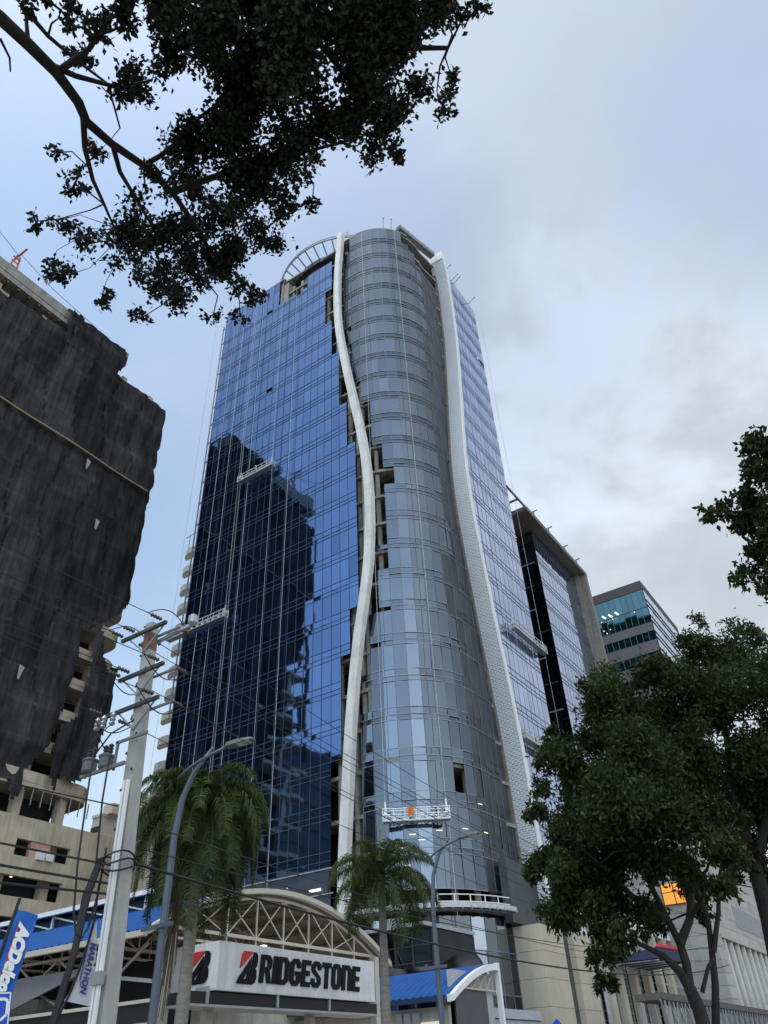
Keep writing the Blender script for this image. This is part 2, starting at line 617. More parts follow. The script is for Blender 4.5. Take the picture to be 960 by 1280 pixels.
SA = 4.5 + CRAD * math.pi / 2
ss = [i * 1.36 for i in range(20)]
fc, cl, mvc, mlcs = MB(), MB(), MB(), []
coltint = [1.0 + random.Random(i * 7 + 3).uniform(-0.2, 0.2) for i in range(30)]
choles = []
for px, py in ((463, 325), (500, 433), (552, 813), (447, 768), (516, 340)):
    d = ray(px, py)
    o = np.array([-CX, -CY])
    A = d[0]**2 + d[1]**2
    B = 2 * (d[:2] @ o)
    C_ = o @ o - CRAD**2
    t = (-B - math.sqrt(max(B * B - 4 * A * C_, 0))) / 2 / A
    choles.append(CAM + d * t)


def corner_state(s0, s1, z0, z1, k, rowi):
    (xa, ya), _ = corner(s0)
    (xb, yb), _ = corner(s1)
    xc, yc, zc = (xa + xb) / 2, (ya + yb) / 2, (z0 + z1) / 2
    rr = random.Random(k * 17 + rowi * 3 + 1)
    edge = 0.65 + (1.5 * rr.random()**2 if 0 < k < 19 else 0.3)
    if xc < finX(zc) + edge and s0 < SA - 5:
        return None
    if yc > finY(zc) - 0.15:
        return None
    for h in choles:
        if abs(h[2] - zc) < (z1 - z0) / 2 + 0.02 and math.hypot(h[0] - xc, h[1] - yc) < 0.75 and rowi == 1:
            return None
    if abs(zc - 72.6) < 1.3 and rowi == 1 and s0 > 12.0:
        return None
    if k == 1 and 13.5 < s0 < 14.8 and rowi == 2:
        return None
    if k >= 22 and s0 > 12.2 and zc > 114.5 + max(0, 15.5 - s0) * 1.5:
        return None
    # dark louvred cladding beyond the glass, its edge follows the fin
    if s0 > SA - 1.2 + (-2.2 if z0 < 50 else 0) + 0.9 * math.sin(z0 / 16.0):
        return 'clad'
    if rowi == 1 or (rowi == 0):
        return 'span'
    return 'glass'


for k in range(-1, 24):
    for ri, (r0, r1) in enumerate(ROWS):
        z0 = Z0 + FH * k + r0
        z1 = Z0 + FH * k + r1
        if z1 < 15.8:
            continue
        if k >= 23 and ri == 2:
            z1 = ZTOP
        lo = max(0.0, min(1.0, (60 - z0) / 30.0))
        if ri == 0 or not mlcs:
            sp, mlc = MB(), MB()
            mlcs.append(mlc)
        for i in range(len(ss) - 1):
            st = corner_state(ss[i], ss[i + 1], z0, z1, k, ri)
            if st is None:
                continue
            (xa, ya), na = corner(ss[i])
            (xb, yb), nb_ = corner(ss[i + 1])
            nn = ((na[0] + nb_[0]) / 2, (na[1] + nb_[1]) / 2, 0)
            tv = 1.0 + rng.gauss(0, 0.05) + lo * (coltint[i] - 1.0) * 2.4 + 0.25 * lo
            tgt = fc if st == 'glass' else sp if st == 'span' else cl
            if st == 'clad':
                tv = 1.0 + rng.gauss(0, 0.18)
            elif st == 'span':
                tv *= (0.66 if z0 > 62 else 0.9)
            panel(tgt, (xa, ya, z0), (xb, yb, z0), (xb, yb, z1), (xa, ya, z1), nn, tv, 0.010 + 0.012 * lo)
            o1 = 0.04
            p = Vector((xa + na[0] * o1, ya + na[1] * o1, z0))
            q = Vector((xb + nb_[0] * o1, yb + nb_[1] * o1, z0))
            if st != 'clad' or ri == 0:
                mlc.bar(p, q, 0.045, 0.055)
            mvc.bar((p.x, p.y, z0), (p.x, p.y, z1), 0.045)
        if ri == 1 and sp.f:
            sp.build('spandrel_band', G_GREY, tower)
f_ = fc.build('round_curtain_wall', G_GREY, tower)
for q in mlcs:
    if q.f:
        q.build('horizontal_mullion', M_MULLC, f_)
mvc.build('vertical_mullion', M_MULL, f_)
cl.build('dark_cladding', M_CLAD, tower)

# right facade, plane x = -32.7
fr, mlr, mvr = MB(), MB(), MB()
XR = -32.7
ys = [69.5 + 1.34 * i for i in range(14)]
ys[-1] = 87.4
for k in range(24):
    for ri, (r0, r1) in enumerate(ROWS):
        z0, z1 = ZS[k] + r0, ZS[k] + r1
        zc = (z0 + z1) / 2
        first = None
        for i in range(len(ys) - 1):
            y0, y1 = ys[i], ys[i + 1]
            if y0 < finY(zc) + 0.42:
                continue
            if ri == 1 and abs(zc - 103.6) < 2.1 and i >= 11:
                continue
            if first is None:
                first = y0
            tv = 1.0 + rng.gauss(0, 0.035)
            panel(fr, (XR, y0, z0), (XR, y1, z0), (XR, y1, z1), (XR, y0, z1), (1, 0, 0), tv, 0.004)
            mvr.box(XR + 0.012, XR + 0.022, y0 - 0.03, y0 + 0.03, z0, z1)
        if first:
            mlr.box(XR + 0.012, XR + 0.035, first, 87.4, z0 - 0.05, z0 + 0.05)
f_ = fr.build('right_curtain_wall', G_SKY, tower)
mlr.build('horizontal_mullion', M_MULLD, f_)
mvr.build('vertical_mullion', M_MULL, f_)
for k in range(24):
    b = MB()
    b.hexa([(XR - 0.8, 87.43, ZS[k] + 0.5), (XR - 0.02, 87.43, ZS[k] + 0.5), (XR - 0.02, 87.62, ZS[k] + 0.5), (XR - 0.8, 87.62, ZS[k] + 0.5), (XR - 0.8, 87.43, ZS[k] + 3.6), (XR - 0.02, 87.43, ZS[k] + 3.6), (XR - 0.02, 87.62, ZS[k] + 3.6), (XR - 0.8, 87.62, ZS[k] + 3.6)])
    b.build('edge_bracket', M_DSTEEL, tower)

# wavy fins
b = MB()
zz = np.linspace(12.5, 121.9, 90)
for i in range(len(zz) - 1):
    a, c = zz[i], zz[i + 1]
    xa, xb = finX(a), finX(c)
    w = 0.52
    pt = random.Random(i // 3).uniform(0.96, 1.03) * (0.93 if i % 3 == 0 else 1)
    b.hexa([(xa - w, 59.1, a), (xa + w, 59.1, a), (xa + w, 59.9, a), (xa - w, 59.9, a), (xb - w, 59.1, c), (xb + w, 59.1, c), (xb + w, 59.9, c), (xb - w, 59.9, c)], pt)
bf = b.build('white_fin', M_WHITE, tower)
M_PERF = M('perforated white panel', (0.62, 0.64, 0.65), rough=0.5, var=0.05)
_n, _l = M_PERF.node_tree.nodes, M_PERF.node_tree.links
_tc = N(_n, 'ShaderNodeTexCoord')
_mp = N(_n, 'ShaderNodeMapping')
_mp.inputs['Scale'].default_value = (1.4, 1.4, 2.4)
_mp.inputs['Rotation'].default_value = (math.radians(90), 0, 0)
_l.new(_tc.outputs['Object'], _mp.inputs['Vector'])
_br = N(_n, 'ShaderNodeTexBrick', offset=0.5, i_Scale=1.0)
_br.inputs['Mortar Size'].default_value = 0.13
_br.inputs['Mortar Smooth'].default_value = 0.1
_br.inputs['Brick Width'].default_value = 0.9
_br.inputs['Row Height'].default_value = 0.55
_br.inputs['Color1'].default_value = (0.26, 0.29, 0.32, 1)
_br.inputs['Color2'].default_value = (0.38, 0.41, 0.43, 1)
_br.inputs['Mortar'].default_value = (0.60, 0.62, 0.63, 1)
_l.new(_mp.outputs[0], _br.inputs['Vector'])
_l.new(_br.outputs['Color'], _n['Principled BSDF'].inputs['Base Color'])
b, be = MB(), MB()
zz = np.linspace(14.5, 122.6, 90)
for i in range(len(zz) - 1):
    a, c = zz[i], zz[i + 1]
    ya, yb = finY(a), finY(c)
    b.hexa([(-34.35, ya, a), (-31.75, ya, a), (-31.75, ya + 0.4, a), (-34.35, ya + 0.4, a), (-34.35, yb, c), (-31.75, yb, c), (-31.75, yb + 0.4, c), (-34.35, yb + 0.4, c)])
    be.hexa([(-31.74, ya - 0.06, a), (-31.58, ya - 0.06, a), (-31.58, ya + 0.6, a), (-31.74, ya + 0.6, a), (-31.74, yb - 0.06, c), (-31.58, yb - 0.06, c), (-31.58, yb + 0.6, c), (-31.74, yb + 0.6, c)])
pf = b.build('perforated_fin', M_PERF, tower)
be.build('edge_trim', M_WHT, pf)
b = MB()
b.box(-34.4, -31.7, finY(122.6) - 0.02, finY(122.6) + 0.42, 121.2, 123.4)
b.build('fin_cap', M_WHITE, tower)
b = MB()
zz = np.linspace(16, 118, 80)
for i in range(len(zz) - 1):
    a, c = zz[i], zz[i + 1]
    ya, yb = finY(a) - 0.30, finY(c) - 0.30
    b.hexa([(-34.2, ya, a), (-33.75, ya, a), (-33.75, ya + 0.25, a), (-34.2, ya + 0.25, a), (-34.2, yb, c), (-33.75, yb, c), (-33.75, yb + 0.25, c), (-34.2, yb + 0.25, c)])
b.build('fin_channel', M('brown steel channel', (0.20, 0.17, 0.14), var=0.3), tower)

# floor slabs and core seen through the missing panels
def outline(inset):
    pts = [(-71.6, 60 + inset)]
    for i in range(0, 40):
        s = i * 0.5
        (x, y), n_ = corner(s)
        if y < 76:
            pts.append((x - n_[0] * inset, y - n_[1] * inset))
    pts += [(-33.2 - inset, 76), (-33.2 - inset, 87.0), (-71.6, 87.0)]
    return pts


for k in range(-3, 25):
    b = MB()
    b.prism(outline(0.35), 'z', Z0 + FH * k - 0.35, Z0 + FH * k + 0.02)
    b.build('floor_slab', M_CONC, tower)
b = MB()
b.box(-71.5, -37.5, 63.5, 86.8, 0, 119.0)
b.build('core_wall', M_DARK, tower)
b = MB()
for i in range(9):
    x = -58 + i * 2.0
    b.box(x - 0.25, x + 0.25, 60.9, 61.4, 5, 118)
for i in range(6):
    (x, y), n_ = corner(4 + i * 3)
    b.tube([(x - n_[0], y - n_[1], 0), (x - n_[0], y - n_[1], 118)], 0.32, 10)
b.build('column', M_CONC, tower)

# left edge rail
b = MB()
for x in (-72.35, -73.0):
    b.bar((x, 60.3, 40), (x, 60.3, 118.5), 0.16)
for k in range(5, 24):
    b.bar((-71.9, 60.3, ZS[k] + 1.3), (-73.05, 60.3, ZS[k] + 1.3), 0.16, 0.3)
    b.box(-72.3, -71.95, 60.1, 60.7, ZS[k] + 1.0, ZS[k] + 1.9)
b.build('edge_rail', M_STEEL, tower)

# roof crown ring
b = MB()
RC = (-51.5, 72.6)
def arc(r, z, a0, a1, n=40):
    return [(RC[0] + r * math.cos(math.radians(a0 + (a1 - a0) * i / n)), RC[1] + r * math.sin(math.radians(a0 + (a1 - a0) * i / n)), z) for i in range(n + 1)]
b.tube(arc(14.0, 122.5, -235, -30), 0.17, 6)
b.tube(arc(14.0, 123.1, -235, -30), 0.08, 6)
for i in range(28):
    a = math.radians(-235 + 205 * i / 27)
    b.bar((RC[0] + 14 * math.cos(a), RC[1] + 14 * math.sin(a), 122.5), (RC[0] + 11.6 * math.cos(a), RC[1] + 11.6 * math.sin(a), 121.3), 0.2, 0.3)
b.tube(arc(11.6, 121.3, -235, -30), 0.2, 6)
b.build('roof_ring', M_STEEL, tower)
b = MB()
pl = [(p[0], p[1]) for p in arc(12.0, 0, -235, -25)] + [(-40, 80), (-60, 84)]
b.prism(pl, 'z', 119.9, 121.0)
b.build('roof_disc', M('dark roof soffit', (0.035, 0.045, 0.06), var=0.3), tower)
b = MB()
b.prism([(p[0], p[1]) for p in arc(11.0, 0, -230, -80)] + [(p[0], p[1]) for p in reversed(arc(10.7, 0, -230, -80))], 'z', 114.4, 119.9)
b.box(-57.9, -56.9, 60.5, 61.6, 114, 119.5)
b.box(-58.6, -58.2, 60.4, 61.2, 114, 119.9)
b.build('crown_wall', M_CONC, tower)
b = MB()
p, q = Vector((-35.3, 64.5, 121.9)), Vector((-33.2, 73.0, 121.9))
b.bar(p, q, 1.1, 0.8)
b.build('roof_beam', M('grey roof beam', (0.22, 0.24, 0.26), var=0.2), tower)
b = MB()
b.bar(p + Vector((0.4, 0, 0.75)), q + Vector((0.4, 0, 0.75)), 0.12, 0.5)
for i in range(6):
    t = i / 5
    c = p.lerp(q, t)
    b.bar(c + Vector((0.4, 0, 0.3)), c + Vector((0.4, 0, 1.1)), 0.1)
b.build('roof_railing', M_STEEL, tower)
for (x, y, dx) in ((-43.1, 61.0, -0.5), (-37.2, 62.6, 0.5), (-36.2, 63.6, 0.5), (-32.9, 76.5, 0.9), (-32.8, 79.0, 0.9), (-32.8, 79.8, 0.9), (-32.8, 85.5, 0.9)):
    b = MB()
    if dx < 0.8:
        b.bar((x, y, 120.4), (x + dx, y - 0.4, 123.6), 0.13)
        b.bar((x + dx - 0.15, y - 0.4, 123.4), (x + dx + 0.15, y - 0.4, 123.4), 0.22)
    else:
        b.bar((x - 0.4, y, 120.7), (x + 1.6, y - 0.1, 121.9), 0.13)
        b.bar((x + 1.5, y - 0.1, 121.6), (x + 1.5, y - 0.1, 122.0), 0.2)
    b.build('davit_arm', M_STEEL, tower)
b = MB()
b.prism([(-71.9, 60.05), (-57.6, 60.05), (-57.6, 61.2), (-71.9, 61.2)], 'z', ZTOP - 0.02, ZTOP + 0.25)
b.build('parapet_coping', M_CONC, tower)
b = MB()
b.box(-33.8, -32.75, 74.9, 87.3, ZTOP - 0.02, ZTOP + 0.3)
b.build('parapet_coping', M_CONC, tower)
b = MB()
pts = []
for i in range(26):
    (x, y), n_ = corner(2.4 + i * 0.5)
    pts.append((x, y))
b.prism(pts + [(x - 0.8, y + 0.9) for x, y in reversed(pts)], 'z', ZTOP - 0.02, ZTOP + 0.25)
b.build('parapet_coping', M_CONC, tower)

# lower dark wall on the left side, below the curtain wall
b, bl = MB(), MB()
for k in range(8):
    z1 = 18.0 - k * 2.15
    z0 = z1 - 2.1
    for i in range(22):
        x0 = -72 + 1.34 * i
        if x0 + 1.34 > -46.2:
            break
        panel(b, (x0, 60, z0), (x0 + 1.34, 60, z0), (x0 + 1.34, 60, z1), (x0, 60, z1), (0, -1, 0), 1 + rng.gauss(0, 0.1), 0.006)
    bl.box(-72, -46.2, 59.9, 60.0, z1 - 0.05, z1 + 0.05)
lo = b.build('lower_cladding', M_SPAND, tower)
bl.build('horizontal_mullion', M_MULLL, lo)
b = MB()
for i in range(16):
    x = rng.uniform(-58, -47)
    z = rng.choice([6.5, 10.8, 13.0, 15.1, 17.0])
    b.box(x - 0.03, x + 0.03, 59.86, 59.9, z - 0.03, z + 0.03)
b.box(-49.0, -47.6, 59.84, 59.88, 16.2, 16.42)
b.build('work_lamp', E_WHITE, tower)

# base of the rounded corner: canopy ring, podium glazing
def ring_poly(r0, r1, a0, a1, n=28):
    o = []
    for i in range(n + 1):
        a = math.radians(a0 + (a1 - a0) * i / n)
        o.append((CX + r1 * math.cos(a), CY + r1 * math.sin(a)))
    for i in range(n, -1, -1):
        a = math.radians(a0 + (a1 - a0) * i / n)
        o.append((CX + r0 * math.cos(a), CY + r0 * math.sin(a)))
    return o
b = MB()
b.prism(ring_poly(7.0, 10.55, -115, -5), 'z', 13.55, 13.62)
b.prism(ring_poly(10.55, 10.75, -115, -5), 'z', 13.35, 13.72)
cr = b.build('canopy_ring', M('off white canopy', (0.55, 0.55, 0.54), streak=0.2), tower)
b = MB()
for i in range(24):
    a = math.radians(-115 + 110 * i / 23)
    b.bar((CX + 8.6 * math.cos(a), CY + 8.6 * math.sin(a), 13.4), (CX + 10.8 * math.cos(a), CY + 10.8 * math.sin(a), 13.4), 0.12, 0.25)
for r in (9.2, 10.0):
    pl = ring_poly(r, r + 0.12, -115, -5)
    b.prism(pl, 'z', 13.25, 13.4)
b.build('canopy_frame', M_STEEL, cr)
b = MB()
for i in range(5):
    a0, a1 = math.radians(-50 + i * 8), math.radians(-50 + i * 8 + 8)
    for z in (13.8, 14.35):
        b.bar((CX + 10.7 * math.cos(a0), CY + 10.7 * math.sin(a0), z), (CX + 10.7 * math.cos(a1), CY + 10.7 * math.sin(a1), z), 0.07)
    b.bar((CX + 10.7 * math.cos(a0), CY + 10.7 * math.sin(a0), 13.7), (CX + 10.7 * math.cos(a0), CY + 10.7 * math.sin(a0), 14.35), 0.07)
b.build('railing', M_WHT, cr)
b, bd, bl = MB(), MB(), MB()
prnd = random.Random(21)
for j, (z0, z1) in enumerate(((0.2, 4.2), (4.2, 7.2), (7.2, 10.4), (10.4, 13.0))):
    for i in range(13):
        s0, s1 = 2.0 + i * 1.45, 2.0 + (i + 1) * 1.45
        (xa, ya), na = corner(s0)
        (xb, yb), nb_ = corner(s1)
        g = 0.35
        pa, pb = (xa + na[0] * g, ya + na[1] * g), (xb + nb_[0] * g, yb + nb_[1] * g)
        if j == 3 and i in (4, 5):
            continue
        tv = [1.0, 0.45, 1.5, 0.6, 0.8, 1.8, 0.5, 0.55, 1.9, 0.8, 1.2, 0.4, 1.0][i] * prnd.uniform(0.85, 1.15)
        if j == 1:
            tv *= 0.5
        panel(b, (*pa, z0), (*pb, z0), (*pb, z1), (*pa, z1), ((na[0] + nb_[0]) / 2, (na[1] + nb_[1]) / 2, 0), tv, 0.02)
        bl.bar((*pa, z0), (*pa, z1), 0.09)
        bl.bar((*pa, z0), (*pb, z0), 0.09)
pg = b.build('podium_glazing', G_SHOP, tower)
bl.build('podium_mullion', M_MULL, pg)
b = MB()
for x0, x1, y0, y1, z0, z1 in ((-34.2, -31.0, 70.6, 75.7, 0, 12.6), (-34.2, -31.0, 78.2, 82.6, 0, 12.6)):
    b = MB()
    for k in range(6):
        b.box(x0, x1, y0, (y0 + y1) / 2 - 0.012, z0 + 2.1 * k + 0.02, z0 + 2.1 * k + 2.09, rng.uniform(0.94, 1.05))
        b.box(x0, x1, (y0 + y1) / 2 + 0.012, y1, z0 + 2.1 * k + 0.02, z0 + 2.1 * k + 2.09, rng.uniform(0.94, 1.05))
    b.build('beige_pier', M_BEIGE, tower)
b = MB()
b.box(-33.5, -31.6, 75.7, 78.2, 0, 12.6, 0.9)
b.build('strip_window', G_SHOP, tower)
b = MB()
b.box(-45.5, -33.2, 76, 87, 0, 18)
b.box(-33.4, -32.6, 68.8, 87.3, 12.7, 18.1)
b.build('podium_wall', M_CLAD, tower)
# lit lamps inside the lower storeys
b = MB()
for i, (s, z) in enumerate(((8.0, 18.7), (9.0, 19.8), (9.8, 19.3), (11.5, 20.1), (8.4, 17.2), (14.2, 20.4), (17.0, 20.4), (16.6, 23.0))):
    (x, y), n_ = corner(s)
    g = 0.10
    t = Vector((-n_[1], n_[0], 0))
    c = Vector((x + n_[0] * g, y + n_[1] * g, z))
    b.bar(c - t * 0.3, c + t * 0.3, 0.04, 0.05)
b.build('interior_lamp', E_WARM, tower)

# ------------------------------------------------------------------ glass wing right of the tower
wing = thing('glass_wing', 'blue glass wing with dark side wall under a concrete overhead frame', 'building', (-38, 108, 0))
b, bm1, bm2 = MB(), MB(), MB()
XW = -34.6
ys = [100.6 + 1.3 * i for i in range(15)]
ys[-1] = 118.9
for k in range(-2, 14):
    for ri, (r0, r1) in enumerate(ROWS):
        z0, z1 = Z0 + FH * k + r0, min(Z0 + FH * k + r1, 75.6)
        if z0 >= 75.5:
            continue
        for i in range(len(ys) - 1):
            panel(b, (XW, ys[i], z0), (XW, ys[i + 1], z0), (XW, ys[i + 1], z1), (XW, ys[i], z1), (1, 0, 0), 1 + rng.gauss(0, 0.04), 0.004)
            bm2.box(XW + 0.012, XW + 0.022, ys[i] - 0.03, ys[i] + 0.03, z0, z1)
        bm1.box(XW + 0.012, XW + 0.04, ys[0], ys[-1], z0 - 0.06, z0 + 0.06)
w_ = b.build('curtain_wall', G_SKY, wing)
bm1.build('horizontal_mullion', M_MULLD, w_)
bm2.build('vertical_mullion', M_MULL, w_)
b = MB()
for k in range(-2, 14):
    z0, z1 = Z0 + FH * k, min(Z0 + FH * (k + 1), 74)
    if z0 > 73:
        continue
    for i in range(5):
        x0 = -40.0 + i * 1.08
        panel(b, (x0, 100.5, z0 + 0.1), (x0 + 1.08, 100.5, z0 + 0.1), (x0 + 1.08, 100.5, z1), (x0, 100.5, z1), (0, -1, 0), rng.uniform(0.5, 1.6) * (2.5 if k > 11 else 1), 0.02)
    bb = MB()
    bb.box(-39.5, -36.4 + rng.uniform(-0.7, 1.4), 100.3, 100.45, z0 - 0.10, z0 + 0.10)
    bb.build('side_slab_edge', M_DSTEEL if k % 2 else M_STEEL, wing)
b.build('side_glazing', G_DARK, wing)
b = MB()
b.box(-46, -34.75, 100.65, 118.8, 0, 75.6)
b.build('body', M_DARK, wing)
b = MB()
b.box(-46, -40.2, 88.0, 100.5, 0, 78)
b.build('recess_wall', M_DARK, wing)
b = MB()
b.box(-37.5, -32.6, 94.6, 120.7, 75.75, 76.6)
b.build('overhead_slab', M('concrete soffit slab', (0.17, 0.155, 0.14), var=0.3, streak=0.2), wing)
for p, q, w in (((-32.72, 87.6, 76.2), (-32.72, 94.6, 76.2), 0.28), ((-37.4, 91.6, 76.1), (-32.72, 91.6, 76.1), 0.25), ((-36.5, 88.2, 76.1), (-32.72, 87.9, 76.1), 0.25), ((-34.4, 88.2, 60), (-34.4, 88.2, 76), 0.3), ((-35.3, 91.5, 66), (-35.3, 91.5, 76), 0.3)):
    b = MB()
    b.bar(p, q, w, w * 1.3)
    b.build('frame_beam', M_CONC, wing)
b = MB()
b.box(-33.7, -32.62, 119.5, 120.65, 0, 75.7)
b.box(-37.0, -33.705, 118.92, 119.8, 0, 75.7)
b.build('end_column', M('brown grey concrete', (0.24, 0.215, 0.18), var=0.2, streak=0.25), wing)
for y in (98, 104, 111, 116.5):
    b = MB()
    b.bar((-32.7, y, 76.6), (-32.7, y, 77.5), 0.16)
    b.bar((-33.1, y, 77.4), (-32.0, y, 77.5), 0.16)
    b.build('roof_bracket', M_STEEL, wing)

# ------------------------------------------------------------------ teal office block far right
teal = thing('teal_office_block', 'distant office block with teal strip windows and grey bands beyond the glass wing', 'building', (-45, 170, 0))
M_GRAN = M('grey granite band', (0.065, 0.06, 0.065), rough=0.5, var=0.1, tint=True)
TX, TY, TH = -30.6, 157.0, 92.3
b, bs, bm1 = MB(), MB(), MB()
lv = TH - 2.3
tot = 0
band = [(4.6, 'g'), (4.0, 'g2'), (2.0, 's'), (2.3, 'g'), (2.6, 's'), (2.5, 'g3'), (2.6, 's'), (2.5, 'g'), (2.6, 's'), (2.5, 'g'), (2.6, 's'), (2.5, 'g'), (2.6, 's'), (2.5, 'g')]
z = lv
grows = []
for h, kd in band:
    z0 = z - h
    b, bs = MB(), MB()
    for i in range(22):
        x1 = TX - 0.15 - i * 1.4
        x0 = x1 - 1.4
        if kd[0] == 'g':
            tv = 1 + rng.gauss(0, 0.12)
            if kd == 'g3':
                tv *= rng.choice([1.0, 1.5, 1.8])
            panel(b, (x0, TY, z0), (x1, TY, z0), (x1, TY, z), (x0, TY, z), (0, -1, 0), tv, 0.01)
            bm1.box(x0 - 0.05, x0 + 0.05, TY - 0.08, TY - 0.01, z0, z)
        else:
            bs.box(x0 + 0.02, x1 - 0.02, TY - 0.1, TY, z0, z, 1.6 + rng.gauss(0, 0.1))
    bm1.box(TX - 31, TX, TY - 0.12, TY - 0.01, z0 - 0.06, z0 + 0.06)
    grows.append((z0, z, kd))
    z = z0
    if b.f:
        b.build('strip_window', G_TEAL, teal)
    if bs.f:
        bs.build('grey_band', M_GRAN, teal)
bm1.build('window_mullion', M('teal mullion', (0.05, 0.13, 0.15), rough=0.5), teal)
b = MB()
b.box(TX - 31, TX, TY - 0.15, TY + 29, TH - 2.3, TH)
b.build('parapet', M('dark brown parapet', (0.07, 0.06, 0.065), var=0.15), teal)
b = MB()
b.box(TX - 31, TX - 0.1, TY + 0.05, TY + 28.9, 0, TH - 2.3)
b.build('body', M_DARK, teal)
b, bl = MB(), MB()
for k in range(22):
    z0 = TH - 2.3 - (k + 1) * 4.1
    z1 = z0 + 4.1
    if z0 < 0:
        break
    for i in range(18):
        y0 = TY + 0.2 + i * 1.6
        panel(b, (TX, y0, z0), (TX, y0 + 1.6, z0), (TX, y0 + 1.6, z1), (TX, y0, z1), (1, 0, 0), 1 + rng.gauss(0, 0.05), 0.01)
    bl.box(TX + 0.02, TX + 0.15, TY, TY + 29, z0 - 0.12, z0 + 0.12)
    bl.box(TX + 0.02, TX + 0.15, TY, TY + 29, z0 + 1.35, z0 + 1.5)
sg = b.build('side_window', glass('bright side glass', (0.75, 0.82, 0.92), wav=0.03), teal)
bl.build('side_mullion', M_MULL, sg)
for px, py, n in ((755, 772, 1), (763, 770, 1), (771, 767, 1), (766, 774, 0), (752, 778, 0), (793, 765, 0), (755, 789, 0), (763, 787, 0), (748, 791, 0), (751, 794, 0), (759, 792, 0)):
    c = H(px, py, 1, TY - 0.1)
    b = MB()
    if n:
        b.bar((c[0] - 0.35, TY - 0.13, c[2] + 0.45), (c[0] + 0.35, TY - 0.13, c[2] - 0.45), 0.06, 0.36, up=(1, 0, 1))
    else:
        b.box(c[0] - 0.12, c[0] + 0.12, TY - 0.15, TY - 0.1, c[2] - 0.08, c[2] + 0.08)
    b.build('ceiling_lamp', E_WHITE, teal)

# ------------------------------------------------------------------ building under construction, wrapped in black netting
wrap = thing('netting_wrapped_building', 'concrete building under construction wrapped in torn black netting', 'building', (-98, 40, 0))
WX = -82.0
FLW = [31.0 + 4.42 * k for k in range(16)]
def slab_outline(x0, y1, r):
    o = [(-112, 21.0), (x0, 21.0), (x0, y1 - r)]
    for i in range(1, 9):
        a = math.pi / 2 * i / 8
        o.append((x0 - r + r * math.cos(a), y1 - r + r * math.sin(a)))
    o.append((-112, y1))
    return o
for k, z in enumerate(FLW):
    if z > 97:
        continue
    b = MB()
    b.prism(slab_outline(WX - 0.6, 58.6, 3.0), 'z', z - 0.35, z + 0.25)
    s_ = b.build('floor_slab', M_CONC2, wrap)
    if z < 56:
        b = MB()
        oo = slab_outline(WX - 0.55, 58.65, 3.0)[2:-1]
        ii = slab_outline(WX - 0.8, 58.4, 2.75)[2:-1]
        ya = 50.5 if 32 < z < 55 else 30
        oo = [(WX - 0.55, ya)] + oo
        ii = [(WX - 0.8, ya)] + ii
        b.prism(oo + ii[::-1], 'z', z + 0.25, z + (1.5 if z < 32 else 1.0))
        b.build('balcony_parapet', M_CONC2, s_)
b = MB()
b.box(-112, WX - 4.5, 22, 55.5, 0, 99)
b.build('core_wall', M_DARK, wrap)
for y in (25, 33, 41, 49, 54.8):
    b = MB()
    b.box(WX - 2.4, WX - 1.4, y - 0.5, y + 0.5, 0, 101)
    b.build('column', M_CONC2, wrap)
b = MB()
b.box(-112, WX - 0.3, 21, 38.0, 101.5, 102.6)
b.box(-112, WX - 0.2, 21, 37.6, 102.6, 104.6)
b.build('roof_slab', M_CONC, wrap)
b = MB()
for i in range(9):
    b.box(-100, WX - 0.5, 22 + i * 1.8, 22.35 + i * 1.8, 101.1, 101.5)
b.build('roof_formwork', M('timber formwork', (0.13, 0.11, 0.09), var=0.3), wrap)
for y, h in ((33.5, 99.6), (25.5, 98.9)):
    b = MB()
    b.box(WX - 0.9, WX - 0.5, y - 1.2, y + 1.2, 97.2, h)
    b.build('block_wall', M_CONC, wrap)
b = MB()
b.prism([(WX - 3, 44.2), (WX + 0.1, 44.2), (WX + 0.5, 45.8), (WX + 0.3, 47.6), (WX - 3, 47.6)], 'z', 101.5, 104.6)
b.build('balcony', M_CONC, wrap)

